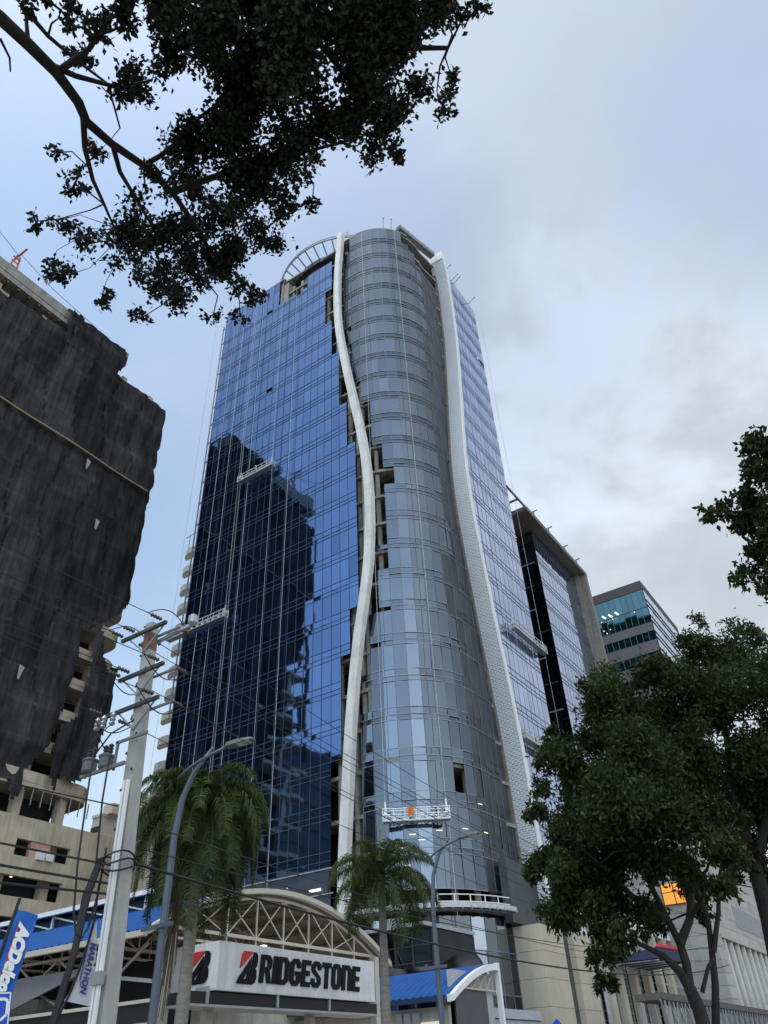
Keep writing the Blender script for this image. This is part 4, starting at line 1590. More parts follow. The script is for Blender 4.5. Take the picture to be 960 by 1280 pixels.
# grey louvred cabin in front of the tower base
cab = thing('louvred_cabin', 'grey louvred metal cabin in front of the tower base', 'cabin', (-25, 49, 0))
b = MB()
b.box(-28, -24.0, 44.6, 52.8, 0.0, 4.85)
b.build('body', M('grey cabin paint', (0.17, 0.19, 0.20), rough=0.5), cab)
for k in range(7):
    b = MB()
    z = 1.1 + k * 0.55
    b.hexa([(-24.0, 46.2, z), (-23.8, 46.2, z), (-23.8, 52.7, z), (-24.0, 52.7, z), (-24.0, 46.2, z + 0.5), (-23.93, 46.2, z + 0.5), (-23.93, 52.7, z + 0.5), (-24.0, 52.7, z + 0.5)])
    b.build('louvre', M('louvre paint', (0.27, 0.30, 0.32), rough=0.5), cab)
# site walls and hoarding parts around the tower foot
lowb = thing('glass_annex', 'grey glass annex with dark frames at the foot of the white fin', 'building', (-40, 52, 0))
b, bl = MB(), MB()
for i in range(10):
    for j in range(4):
        x0 = -46 + i * 1.5
        panel(b, (x0, 51.5, j * 2.6), (x0 + 1.5, 51.5, j * 2.6), (x0 + 1.5, 51.5, j * 2.6 + 2.6), (x0, 51.5, j * 2.6 + 2.6), (0, -1, 0), rng.choice([0.4, 0.6, 1.0, 1.4]), 0.02)
        bl.bar((x0, 51.45, j * 2.6), (x0, 51.45, j * 2.6 + 2.6), 0.1)
    bl.bar((-46, 51.45, i * 1.04), (-31, 51.45, i * 1.04), 0.07)
g_ = b.build('glazing', G_SHOP, lowb)
bl.build('mullion', M_DSTEEL, g_)
b = MB()
b.box(-46, -31, 51.6, 58.0, 0, 10.4)
b.build('body', M_DARK, lowb)
b = MB()
for i in range(5):
    b.bar((-45 + i * 2.6, 51.0, 9.8), (-43.8 + i * 2.6, 50.6, 7.0), 0.14)
b.build('raking_strut', M_DSTEEL, lowb)
b = MB()
b.box(-46.2, -30.9, 50.6, 58.0, 10.45, 10.7)
b.build('roof', M_STEEL, lowb)

# ------------------------------------------------------------------ mall building on the right
mall = thing('stone_clad_mall', 'stone clad mall with round columns and an orange lit window behind the trees', 'building', (-30, 130, 0))
MX = -25.0
b = MB()
rowsM = []
y = 109.5
zt = [1.2 + 1.35 * k for k in range(20)]
for k in range(len(zt) - 1):
    z0, z1 = zt[k], zt[k + 1]
    for i in range(6):
        x1 = MX - 0.02 - i * 3.2
        b.box(x1 - 3.17, x1, 109.5, 109.7, z0 + 0.02, z1 - 0.02, rng.uniform(0.88, 1.08))
    if z0 < 5 or z1 > 14.8 or True:
        for i in range(26):
            y0 = 109.75 + i * 3.2
            if 5.2 < z1 and z0 < 14.6 and y0 > 111.5:
                continue
            b.box(MX - 0.2, MX, y0, y0 + 3.17, z0 + 0.02, z1 - 0.02, rng.uniform(0.9, 1.1))
b.build('stone_tile', M_TILE, mall)
b = MB()
b.box(-48, MX - 2.2, 109.75, 200, 0, 27.2)
b.box(-48, MX - 0.25, 109.75, 200, 14.7, 27.2)
b.box(-48, MX - 0.25, 109.75, 112.9, 0, 27.2)
b.build('body', M('mall wall', (0.24, 0.225, 0.20), var=0.1), mall)
for i in range(14):
    b = MB()
    b.tube([(MX - 0.4, 114.2 + i * 3.4, 0.1), (MX - 0.4, 114.2 + i * 3.4, 14.7)], 0.52, 16)
    b.build('round_column', M('pale column', (0.50, 0.47, 0.42), var=0.08, streak=0.12), mall, smooth=True)
    b = MB()
    b.box(MX - 2.1, MX - 1.9, 114.9 + i * 3.4, 116.9 + i * 3.4, 2, 10.8)
    b.build('white_panel', M_WHT, mall)
b = MB()
b.box(MX - 0.2, MX + 0.25, 112.5, 192, 14.55, 15.0)
b.box(MX - 0.2, MX + 0.15, 109.4, 192, 26.9, 27.5)
b.build('cornice', M_TILE, mall)
b = MB()
for i in range(20):
    b.box(MX + 0.02, MX + 0.1, 124 + i * 1.0, 124.5 + i * 1.0, 16.8, 19.6)
b.build('louvre_panel', M_STEEL, mall)
c = H(845, 1117, 1, 109.4)
b = MB()
b.box(c[0] - 1.7, c[0] + 1.2, 109.33, 109.42, c[2] - 1.1, c[2] + 1.2)
b.build('lit_window', E_ORANGE, mall)
b = MB()
for dx in (-1.75, -0.2, 1.2):
    b.box(c[0] + dx - 0.06, c[0] + dx + 0.06, 109.22, 109.32, c[2] - 1.2, c[2] + 1.3)
b.box(c[0] - 1.8, c[0] + 1.3, 109.22, 109.32, c[2] - 1.3, c[2] - 1.15)
b.box(c[0] - 1.8, c[0] + 1.3, 109.22, 109.32, c[2] + 0.2, c[2] + 0.28)
b.build('window_frame', M_DSTEEL, mall)
b = MB()
cc = H(876, 1118, 0, MX + 0.05)
b.box(MX + 0.02, MX + 0.08, cc[1] - 0.7, cc[1] + 0.7, cc[2] - 0.7, cc[2] + 0.7)
b.build('small_lit_window', E_ORANGE, mall)

# glazed link between tower base and mall
link = thing('glazed_link', 'glazed link building with pale columns between tower base and stone mall', 'building', (-32, 98, 0))
b, bl = MB(), MB()
for i in range(18):
    for j in range(6):
        y0 = 83.0 + i * 1.45
        panel(b, (-31.2, y0, j * 2.4), (-31.2, y0 + 1.45, j * 2.4), (-31.2, y0 + 1.45, j * 2.4 + 2.4), (-31.2, y0, j * 2.4 + 2.4), (1, 0, 0), rng.choice([0.5, 0.9, 1.3, 1.7]), 0.02)
        bl.bar((-31.13, y0, j * 2.4), (-31.13, y0, j * 2.4 + 2.4), 0.1)
    bl.bar((-31.13, 83, i * 0.8), (-31.13, 109, i * 0.8), 0.06)
g_ = b.build('glazing', G_SHOP, link)
bl.build('mullion', M_STEEL, g_)
b = MB()
b.box(-44, -31.3, 83, 109, 0, 14.4)
b.box(-44, -30.4, 82.8, 109.2, 14.4, 15.2)
b.build('roof', M_WHT, link)
for y in (84.5, 88.0, 92.6, 97.2, 101.8, 106.0):
    b = MB()
    b.box(-31.05, -30.3, y - 0.55, y + 0.55, 0, 14.4)
    b.build('pale_column', M_BEIGE, link)
for dy in (0, 0.5, 1.0):
    b = MB()
    b.tube([(-30.7, 83.2 + dy, 0), (-30.7, 83.2 + dy, 11)], 0.17, 8)
    b.build('grey_pipe', M_STEEL, link)
b = MB()
b.tube([(-30.6, 85.4, 0), (-30.6, 85.4, 7)], 0.13, 8)
b.build('yellow_pipe', M('yellow pipe', (0.45, 0.28, 0.06)), link)

# awning with red valance
aw = thing('striped_awning', 'dark blue awning with red scalloped edge over the mall entrance behind the tree', 'awning', (-27, 92, 9))
b = MB()
b.hexa([(-30.2, 84, 10.3), (-26.0, 87.5, 10.6), (-26.0, 97.5, 10.9), (-30.2, 97.5, 10.5), (-30.2, 84, 10.5), (-26.0, 87.5, 11.6), (-26.0, 97.5, 12.0), (-30.2, 97.5, 11.0)])
b.build('cloth', M('navy awning cloth', (0.03, 0.04, 0.09), rough=0.8), aw)
b = MB()
for i in range(16):
    y0 = 87.5 + i * 0.63
    b.prism([(y0, 11.6 + i * 0.025), (y0 + 0.3, 11.95 + i * 0.025), (y0 + 0.6, 11.6 + i * 0.025)], 'x', -26.02, -25.9)
b.build('red_edge', M('red awning edge', (0.55, 0.04, 0.05)), aw)
b = MB()
for i in range(6):
    b.bar((-30.1, 85 + i * 2.3, 10.2), (-26.1, 88 + i * 1.8, 10.5), 0.09)
b.build('awning_rib', M_STEEL, aw)

# scaffold walkway along the mall
scf = thing('scaffold_walkway', 'dark scaffold walkway with covered deck running along the mall front', 'scaffold', (-23, 95, 0))
b = MB()
b.box(-24.6, -22.2, 73.5, 150, 6.25, 6.75)
b.build('deck', M('weathered deck board', (0.10, 0.09, 0.08), var=0.3), scf)
for i in range(22):
    y = 74 + i * 2.3
    b = MB()
    b.bar((-22.3, y, 0), (-22.3, y, 6.2), 0.12)
    b.bar((-24.5, y, 0), (-24.5, y, 6.2), 0.12)
    b.bar((-22.3, y, 4.6), (-22.3, y + 1.1, 6.2), 0.09)
    b.bar((-22.3, y, 4.6), (-22.3, y - 1.1, 6.2), 0.09)
    b.build('standard', M_STEEL, scf)
b = MB()
for z in (2.2, 4.4):
    b.bar((-22.25, 73.6, z), (-22.25, 124, z), 0.09)
b.bar((-22.25, 73.6, 7.4), (-22.25, 124, 7.4), 0.06)
b.build('ledger', M_STEEL, scf)

# ------------------------------------------------------------------ suspended platforms on the facades
M_GOND = M('pale platform paint', (0.55, 0.56, 0.55), rough=0.5, var=0.15)
M_GONDW = M('white platform paint', (0.80, 0.80, 0.80), rough=0.45)
M_ORANGE = M('orange box', (0.65, 0.16, 0.03), rough=0.5)
def platform(label, p, q, out, ztop, mat, ropes=True, depth=0.8, hgt=1.15):
    p, q, o = Vector(p), Vector(q), Vector(out)
    t = thing('suspended_platform', label, 'work platform', tuple((p + q) / 2), 'suspended work platforms on the facades')
    L = (q - p).length
    d = (q - p) / L
    up = Vector((0, 0, 1))
    b = MB()
    b.hexa([p, q, q + o * depth, p + o * depth, p + up * 0.08, q + up * 0.08, q + o * depth + up * 0.08, p + o * depth + up * 0.08])
    b.build('deck', M_STEEL, t)
    for k in (0.03, depth - 0.03):
        b = MB()
        a, c = p + o * k, q + o * k
        for h in (0.12, 0.62, hgt):
            b.bar(a + up * h, c + up * h, 0.07)
        n = max(4, int(L / 0.9))
        for i in range(n + 1):
            s = a + d * (L * i / n)
            b.bar(s + up * 0.1, s + up * hgt, 0.06)
            if i < n:
                s2 = a + d * (L * (i + 0.5) / n)
                s3 = a + d * (L * (i + 1) / n)
                b.bar(s + up * 0.12, s2 + up * 0.6, 0.05)
                b.bar(s2 + up * 0.6, s3 + up * 0.12, 0.05)
        b.build('guard_rail', mat, t)
    for a in (p, q):
        s = 1 if a is p else -1
        b = MB()
        c = a + d * s * 0.25 + o * (depth / 2)
        b.bar(c + up * 0.1, c + up * 1.9, 0.12)
        b.bar(c + up * 0.9 - o * 0.3, c + up * 0.9 + o * 0.3, 0.3, 0.45)
        b.build('hoist_stirrup', mat, t)
        if ropes:
            b = MB()
            b.bar(c + up * 1.9, Vector((c.x, c.y, ztop)), 0.035)
            b.bar(c + Vector((d.x * 0.12, d.y * 0.12, 0)), Vector((c.x + d.x * 0.12, c.y + d.y * 0.12, 6 + (0 if ztop > 100 else 4))), 0.03)
            b.build('suspension_cable', M_ROPE, t)
    return t
M_ROPE = M('pale rope', (0.50, 0.52, 0.54), rough=0.7)
platform('pale suspended platform with a worker high on the dark reflection of the blue facade', (-63.3, 59.55, 73.3), (-56.6, 59.55, 73.3), (0, -1, 0), 120.6, M_GOND)
platform('long suspended platform low at the left edge of the dark reflecting facade', (-74.0, 59.55, 50.6), (-63.2, 59.55, 50.6), (0, -1, 0), 118, M_GOND)
_c, _n2 = corner(4.5 + CRAD * math.radians(33))
_t = Vector((-_n2[1], _n2[0], 0))
_c = Vector((_c[0], _c[1], 20.7)) + Vector((_n2[0], _n2[1], 0)) * 0.5
platform('white trussed platform with an orange box low on the rounded glass corner', _c - _t * 3.1, _c + _t * 3.1, (_n2[0], _n2[1], 0), 120.6, M_GONDW, ropes=True)
b = MB()
_o = _c - _t * 0.5 + Vector((_n2[0], _n2[1], 0)) * 0.88
b.hexa([_o + Vector(v) for v in ((-0.25, -0.15, 0.45), (0.25, -0.1, 0.45), (0.25, 0.1, 0.45), (-0.25, 0.05, 0.45), (-0.25, -0.15, 1.2), (0.25, -0.1, 1.2), (0.25, 0.1, 1.2), (-0.25, 0.05, 1.2))])
b.hexa([_o + Vector(v) for v in ((-0.12, -0.17, 0.75), (0.12, -0.15, 0.75), (0.12, -0.13, 0.75), (-0.12, -0.15, 0.75), (-0.12, -0.17, 0.9), (0.12, -0.15, 0.9), (0.12, -0.13, 0.9), (-0.12, -0.15, 0.9))])
tag(b.build('control_box', M_ORANGE), 'orange control box fixed to the white platform rail on the rounded glass corner', 'control box')
platform('grey suspended platform on the pale right facade beside the dark strip', (-32.4, 78.8, 46.6), (-32.4, 88.4, 46.6), (1, 0, 0), 120.6, M_GOND)
platform('grey suspended platform with an orange vested worker partly behind the big tree', (-32.4, 76.4, 31.6), (-32.4, 84.2, 31.6), (1, 0, 0), 120.6, M_GOND)
for x, zt_, zb_ in ((-68.9, 119, 8), (-66.6, 119, 6), (-61.9, 119, 8), (-54.0, 114, 5)):
    b = MB()
    b.tube([(x, 59.55, zt_), (x + 0.1, 59.5, (zt_ + zb_) / 2), (x - 0.1, 59.55, zb_)], 0.03, 4)
    tag(b.build('safety_rope', M_ROPE), {-68.9: 'thin pale rope hanging down the blue facade nearest its left edge', -66.6: 'second thin pale rope from the left edge of the blue facade', -61.9: 'thin pale rope down the blue facade under the upper platform', -54.0: 'thin pale rope down the blue facade nearest the white fin'}[x], 'rope', 'ropes hanging down the blue facade')

def person(label, loc, rz, vest, pose=0.0):
    """one continuous skinned body standing at loc; clothing as children."""
    root = thing('person', label, 'person', loc, 'workers on the suspended platforms')
    V = [(0, 0, 0.95), (0, 0, 1.15), (0, 0, 1.40), (0, 0.01, 1.52), (0, 0.03, 1.66), (0, 0.03, 1.78),
         (0.10, 0, 0.90), (0.11, 0.03, 0.50), (0.12, 0, 0.09), (0.13, 0.13, 0.04),
         (-0.10, 0, 0.90), (-0.11, 0.05, 0.50), (-0.12, 0, 0.09), (-0.13, 0.13, 0.04),
         (0.19, 0, 1.40), (0.25, 0.08 + pose, 1.14), (0.20, 0.30 + pose, 1.08), (0.18, 0.38 + pose, 1.08),
         (-0.19, 0, 1.40), (-0.26, 0.05, 1.13), (-0.22, 0.24, 1.02), (-0.20, 0.32, 1.00)]
    E_ = [(0, 1), (1, 2), (2, 3), (3, 4), (4, 5), (0, 6), (6, 7), (7, 8), (8, 9), (0, 10), (10, 11), (11, 12), (12, 13), (2, 14), (14, 15), (15, 16), (16, 17), (2, 18), (18, 19), (19, 20), (20, 21)]
    R = [.15, .15, .16, .06, .10, .085, .09, .065, .045, .04, .09, .065, .045, .04, .065, .048, .036, .04, .065, .048, .036, .04]
    me = bpy.data.meshes.new('body')
    me.from_pydata(V, E_, [])
    o = bpy.data.objects.new('body', me)
    COL.objects.link(o)
    md = o.modifiers.new('skin', 'SKIN')
    for sv, r in zip(me.skin_vertices[0].data, R):
        sv.radius = (r, r)
    me.skin_vertices[0].data[0].use_root = True
    o.modifiers.new('sub', 'SUBSURF').levels = 1
    me.materials.append(M('work clothes', (0.06, 0.08, 0.13)))
    o.parent = root
    b = MB()
    b.lathe([(0.17, 0.98), (0.19, 1.15), (0.20, 1.38), (0.12, 1.47)], (0, 0, 0), 12)
    v_ = b.build('vest', vest)
    v_.parent = root
    b = MB()
    b.lathe([(0.13, 1.72), (0.12, 1.80), (0.08, 1.86), (0.0, 1.88)], (0, 0.03, 0), 12)
    h_ = b.build('helmet', M('helmet yellow', (0.65, 0.45, 0.08)))
    h_.parent = root
    root.rotation_euler = (0, 0, rz)
    return root
person('worker in an orange vest standing on the pale platform high on the blue facade', (-60.1, 59.15, 73.38), 0.0, M_ORANGE)
person('worker in an orange vest on the platform partly hidden by the big tree', (-32.0, 83.3, 31.68), 1.57, M_ORANGE, 0.05)

# ------------------------------------------------------------------ utility pole and its wires
PXY = np.array([AT(154, 960, 14.2)[0], AT(154, 960, 14.2)[1]])
M_ARM = M('weathered arm steel', (0.17, 0.18, 0.18), rough=0.6)
pole = thing('utility_pole', 'tapering concrete utility pole with three dark crossarms and transformers', 'utility pole', (PXY[0], PXY[1], 0))
b = MB()
def sq(c, w, d, z):
    return [(c[0] - w / 2, c[1] - d / 2, z), (c[0] + w / 2, c[1] - d / 2, z), (c[0] + w / 2, c[1] + d / 2, z), (c[0] - w / 2, c[1] + d / 2, z)]
PB, PT = (-10.70, PXY[1]), (-11.22, PXY[1])
PTOP = 9.25
b.hexa(sq(PB, 0.36, 0.30, 0.1) + sq(PT, 0.19, 0.17, PTOP))
b.build('shaft', M_CONCG, pole)
def pc(z):
    t = z / PTOP
    return np.array([PB[0] + (PT[0] - PB[0]) * t, PB[1] + (PT[1] - PB[1]) * t, z])
b = MB()
b.hexa(sq(pc(8.62), 0.21, 0.19, 8.62) + sq(pc(9.0), 0.203, 0.183, 9.0))
b.build('red_band', M('faded red band', (0.20, 0.10, 0.08), var=0.4, scale=5), pole)
arms = []
for z, xl, xr in ((9.02, -0.70, 0.60), (8.1, -0.60, 0.66), (7.42, -1.0, 0.62)):
    for dy in (-0.15, 0.15):
        b = MB()
        c = pc(z)
        b.bar((c[0] + (xl if dy < 0 else -0.45), c[1] + dy, z), (c[0] + xr, c[1] + dy, z), 0.06 if dy < 0 else 0.035, 0.07 if dy < 0 else 0.045)
        b.build('crossarm', M_DSTEEL if dy < 0 else M_ARM, pole)
    arms.append((pc(z), xl, xr))
    b = MB()
    b.bar((c[0] - 0.5, c[1] - 0.12, z - 0.02), (c[0], c[1] - 0.12, z - 0.45), 0.025)
    b.bar((c[0] + 0.5, c[1] - 0.12, z - 0.02), (c[0], c[1] - 0.12, z - 0.45), 0.025)
    b.build('arm_brace', M_STEEL, pole)
b = MB()
for dx, dz in ((0.10, 0), (0.02, 0)):
    b.bar((pc(0.2)[0] + dx, PXY[1] - 0.25, 0.2), (pc(6.0)[0] + dx, PXY[1] - 0.17, 6.0), 0.05)
b.build('conduit', M_WHT, pole)
b = MB()
c = pc(3.05)
b.box(c[0] - 0.05, c[0] + 0.18, c[1] - 0.29, c[1] - 0.19, 2.95, 3.12)
b.box(c[0] - 0.2, c[0] + 0.22, c[1] - 0.215, c[1] - 0.195, 3.06, 3.1)
b.build('meter_box', M_STEEL, pole)
b = MB()
c = pc(6.5)
b.bar((c[0] - 0.35, c[1] - 0.2, 6.76), (c[0] + 0.48, c[1] - 0.2, 6.76), 0.04, 0.05)
b.bar((c[0] - 1.15, c[1] - 0.25, 6.30), (c[0] + 0.05, c[1] - 0.25, 6.30), 0.05, 0.06)
b.bar((c[0] - 0.3, c[1] - 0.2, 6.25), (c[0] - 0.3, c[1] - 0.2, 6.78), 0.04)
b.build('equipment_bracket', M_ARM, pole)
for dx, dy in ((-0.95, -0.25), (-0.55, -0.2)):
    b = MB()
    b.lathe([(0, 0), (0.11, 0.0), (0.13, 0.03), (0.13, 0.20), (0.15, 0.21), (0.15, 0.24), (0.09, 0.27), (0.04, 0.28), (0, 0.28)], (c[0] + dx, c[1] + dy, 6.33), 14)
    tr = b.build('transformer', M('grey transformer paint', (0.12, 0.125, 0.13), rough=0.5), pole)
    for q in (-0.07, 0.07):
        b = MB()
        b.lathe([(0.02, 0), (0.055, 0.03), (0.03, 0.06), (0.055, 0.09), (0.03, 0.12), (0.055, 0.15), (0.015, 0.18), (0, 0.2)], (c[0] + dx + q, c[1] + dy, 6.60), 10)
        b.build('bushing', M_DSTEEL, tr)
for dx in (-1.0, -0.82, -0.55):
    b = MB()
    b.lathe([(0.03, 0), (0.06, 0.04), (0.035, 0.08), (0.06, 0.12), (0.035, 0.16), (0.06, 0.2), (0.02, 0.26), (0, 0.28)], (pc(7.3)[0] + dx, pc(7.3)[1] - 0.2, 7.16), 10)
    b.build('cutout_fuse', M_STEEL, pole)
b = MB()
c = pc(9.0)
b.lathe([(0.05, 0), (0.1, 0.05), (0.1, 0.2), (0.05, 0.24), (0, 0.24)], (c[0] + 0.85, c[1] + 0.3, 9.05), 10)
b.bar((c[0], c[1] + 0.17, 8.9), (c[0] + 0.9, c[1] + 0.3, 9.08), 0.06)
b.build('lightning_arrester', M_STEEL, pole)
b = MB()
for k in range(26):
    b = MB()
    z = 0.9 + k * 0.33
    c = pc(z)
    w = 0.21 - 0.11 * z / PTOP
    b.box(c[0] + 0.1 * (1 - 2 * (k % 2)) - 0.02, c[0] + 0.1 * (1 - 2 * (k % 2)) + 0.02, c[1] - w - 0.012, c[1] - w + 0.002, z, z + 0.04)
    b.build('step_hole', M_DARK, pole)

def wire(label, p, q, sag, r, extra=None, mat=None):
    p, q = Vector(p), Vector(q)
    pts = []
    for i in range(25):
        t = i / 24
        c = p.lerp(q, t)
        c.z -= 4 * sag * t * (1 - t)
        pts.append(c)
    b = MB()
    b.tube(pts, r, 5)
    return tag(b.build('overhead_wire', mat or M_RUB), label, 'wire', 'overhead wires')
FAR = 50.0
ordn = ['lower left', 'middle', 'upper right']
names = {0: 'top', 1: 'middle', 2: 'lowest'}
for ai, (c, xl, xr) in enumerate(arms):
    for wi, dx in enumerate((xl + 0.08, xl * 0.25 - 0.1, xr - 0.08)):
        pos = ('outer end', 'middle', 'street end')[wi]
        if ai == 2 and wi == 1:
            continue
        for side, yend in (('left', -24.0), ('right', FAR)):
            s = -1 if side == 'left' else 1
            if side == 'right' and ((ai == 1 and wi == 1)):
                continue
            y0 = c[1] + s * 0.42
            w_ = wire("wire from the %s of the pole's %s crossarm running out to the %s" % (pos, names[ai], side), (c[0] + dx, y0, c[2] + 0.06), (c[0] + dx + (0.0 if s < 0 else -0.6 * wi), yend, c[2] + 0.35 - 0.9 * (s > 0)), 0.35 if s < 0 else 0.8, 0.0085)
            # strain insulator at the arm belongs to the pole
            b = MB()
            prof = [(0.012, 0.0)]
            for k in range(4):
                prof += [(0.045, 0.04 + k * 0.07), (0.018, 0.07 + k * 0.07)]
            prof += [(0.0, 0.34)]
            n0 = len(b.v)
            b.lathe(prof, (0, 0, 0), 8)
            b.v = [(c[0] + dx + v[0], c[1] + s * (0.2 + v[2]), c[2] + 0.06 + v[1] - v[2] * 0.02) for v in b.v]
            b.build('strain_insulator', M('brown insulator', (0.07, 0.05, 0.045), rough=0.35), pole)
# jumper loops over the arms
b = MB()
for ai, (c, xl, xr) in enumerate(arms):
    for dx in (xl + 0.1, xr - 0.1):
        pts = []
        for i in range(13):
            t = i / 12
            pts.append((c[0] + dx, c[1] - 0.55 + 1.1 * t, c[2] + 0.06 + (0.28 if ai == 0 else -0.3) * math.sin(math.pi * t)))
        b.tube(pts, 0.011, 5)
        b.build('jumper_lead', M_RUB, pole)
        b = MB()
c = arms[2][0]
b.tube([(c[0] - 0.5, c[1] - 0.2, 7.2), (c[0] - 0.75, c[1] - 0.3, 7.0), (c[0] - 0.6, c[1] - 0.2, 6.7)], 0.012, 5)
b.tube([(c[0] + 0.1, c[1] - 0.2, 7.1), (c[0] - 0.3, c[1] - 0.35, 6.9), (c[0] - 0.8, c[1] - 0.25, 6.65)], 0.016, 5)
b.tube([(c[0] - 0.9, c[1] - 0.2, 7.1), (c[0] - 0.9, c[1] - 0.3, 6.9), (c[0] - 1.0, c[1] - 0.25, 6.65)], 0.010, 5)
b.build('jumper_lead', M_RUB, pole)
# lower communication cables
c = pc(5.3)
wire('thin wire crossing left of the pole at transformer height', (c[0], c[1] - 0.25, 5.55), (c[0] - 0.2, -24, 5.3), 0.3, 0.012)
wire('thin wire running right from transformer height in front of the tower', (c[0] + 0.1, c[1] + 0.25, 5.35), (c[0] - 1.5, 50, 6.4), 0.7, 0.010)
c = pc(4.7)
wire('upper cable of the pair reaching the pole at mid height from the left', (c[0], c[1] - 0.2, 4.62), (c[0] - 0.3, -24, 5.5), 0.25, 0.016)
wire('lower cable of the pair reaching the pole at mid height from the left', (c[0], c[1] - 0.2, 4.35), (c[0] + 0.1, -24, 5.1), 0.3, 0.020)
wire('sagging cable below the pair reaching the pole from the left', (c[0], c[1] - 0.2, 4.2), (c[0] + 0.3, -24, 4.0), 0.4, 0.020)
wire('thick dark cable sagging right across both palms from the pole', (c[0] + 0.05, c[1] + 0.25, 4.70), (c[0] - 0.6, 52, 6.2), 0.95, 0.026)
wire('thin cable just above the thick dark cable right of the pole', (c[0] + 0.05, c[1] + 0.25, 4.95), (c[0] - 0.6, 52, 7.2), 0.8, 0.011)
# cable bundle and slack loops on the pole
b = MB()
for k in range(4):
    b.tube([(pc(4.9)[0] - 0.15 - 0.03 * k, PXY[1] - 0.27, 4.75), (pc(4.2)[0] - 0.25 - 0.05 * k, PXY[1] - 0.35, 4.2), (pc(3.4)[0] - 0.30 - 0.03 * k, PXY[1] - 0.4, 3.4), (pc(2)[0] - 0.62 - 0.04 * k, PXY[1] - 0.45, 2.0), (pc(1)[0] - 0.95, PXY[1] - 0.5, 0.15)], 0.028, 6)
for k in range(3):
    pts = [(pc(4.6)[0] + 0.26 * math.cos(a) , PXY[1] - 0.1 + 0.30 * math.sin(a), 4.55 + 0.1 * k + 0.06 * math.sin(2 * a + k)) for a in np.linspace(0, 2 * math.pi, 17)]
    b.tube(pts, 0.016, 5)
b.build('cable_bundle', M_RUB, pole)
wire_pts = [AT(118, 935, 13.9), AT(108, 1000, 13.7), AT(97, 1080, 13.6), AT(92, 1140, 13.6), AT(95, 1168, 13.6), AT(102, 1172, 13.7), AT(110, 1160, 13.9), AT(122, 1120, 14.0), AT(133, 1060, 14.0)]
b = MB()
b.tube([tuple(p) for p in wire_pts], 0.018, 6)
b.build('slack_loop', M_RUB, pole)
b = MB()
b.tube([tuple(AT(137, 945, 14.0)), tuple(AT(128, 1000, 13.9)), tuple(AT(121, 1070, 13.9)), tuple(AT(117, 1110, 13.9))], 0.018, 6)
b.build('down_lead', M_RUB, pole)

# ------------------------------------------------------------------ street lamps
def street_lamp(px, dist, label, head_px, head_py, tip):
    base = AT(px, 1280, dist)
    t = thing('street_lamp', label, 'street lamp', (base[0], base[1], 0.13), 'blue grey street lamps along the pavement')
    hd = np.array([0.93, 0.36])  # arm reaches over the road
    hd = hd / np.linalg.norm(hd)
    H_ = 7.15
    x, y = base[0], base[1]
    pts, rad = [], []
    for s, z, r in ((0, 0.13, 0.09), (0, 2.0, 0.082), (-0.02, 4.4, 0.072), (-0.02, 5.7, 0.066), (0.06, 6.45, 0.06), (0.26, 6.98, 0.05), (0.64, 7.46, 0.025)):
        pts.append((x + hd[0] * s, y + hd[1] * s, z))
        rad.append(r)
    b = MB()
    b.tube(pts, rad, 10)
    b.build('post', M_LAMP, t, smooth=True)
    b = MB()
    b.tube([(x + hd[0] * s_, y + hd[1] * s_ - 0.05, z_) for s_, z_ in ((-0.06, 6.86), (0.18, 7.05), (0.40, 7.17), (0.70, 7.30), (1.0, 7.40))], [0.025, 0.032, 0.035, 0.035, 0.035], 8)
    b.build('arm', M_LAMP, t, smooth=True)
    b = MB()
    u, w = Vector((hd[0], hd[1], 0.13)).normalized(), Vector((-hd[1], hd[0], 0))
    c = Vector((x + hd[0] * 0.95, y + hd[1] * 0.95 - 0.05, 7.40))
    n = u.cross(w)
    sec = [(0.0, 0.05, 0.04), (0.06, 0.11, 0.06), (0.30, 0.13, 0.07), (0.58, 0.12, 0.04), (0.64, 0.09, 0.025)]
    base_i = len(b.v)
    for s, hw, ht in sec:
        for a, e_ in ((-1, -0.4), (1, -0.4), (0.8, 1), (-0.8, 1)):
            b.v.append(tuple(c + u * s + w * hw * a + n * ht * e_))
    for i in range(len(sec) - 1):
        for k in range(4):
            A = base_i + i * 4
            b.f.append((A + k, A + (k + 1) % 4, A + 4 + (k + 1) % 4, A + 4 + k))
            b.t.append(1)
    b.f += [(base_i + 3, base_i + 2, base_i + 1, base_i), tuple(base_i + 16 + k for k in range(4))]
    b.t += [1, 1]
    hdm = b.build('lamp_head', M('lamp head paint', (0.12, 0.13, 0.15), rough=0.5), t)
    b = MB()
    b.hexa([c + u * 0.28 - w * 0.09 - n * 0.04, c + u * 0.56 - w * 0.09 - n * 0.03, c + u * 0.56 + w * 0.09 - n * 0.03, c + u * 0.28 + w * 0.09 - n * 0.04, c + u * 0.28 - w * 0.09 - n * 0.02, c + u * 0.56 - w * 0.09 - n * 0.012, c + u * 0.56 + w * 0.09 - n * 0.012, c + u * 0.28 + w * 0.09 - n * 0.02])
    b.build('lens', M('lamp lens', (0.45, 0.45, 0.42), rough=0.3), hdm)
    b = MB()
    b.bar((x - 0.55, y - 0.05, 4.12), (x + 0.35, y - 0.12, 4.12), 0.055, 0.07)
    b.bar((x - 0.35, y - 0.05, 4.14), (x - 0.35, y - 0.05, 4.22), 0.05)
    b.build('banner_arm', M_LAMP, t)
    return t
street_lamp(190, 16.2, 'blue grey curved street lamp in front of the full palm', 0, 0, 0)
street_lamp(553, 24.0, 'blue grey curved street lamp right of the smaller palm', 0, 0, 0)

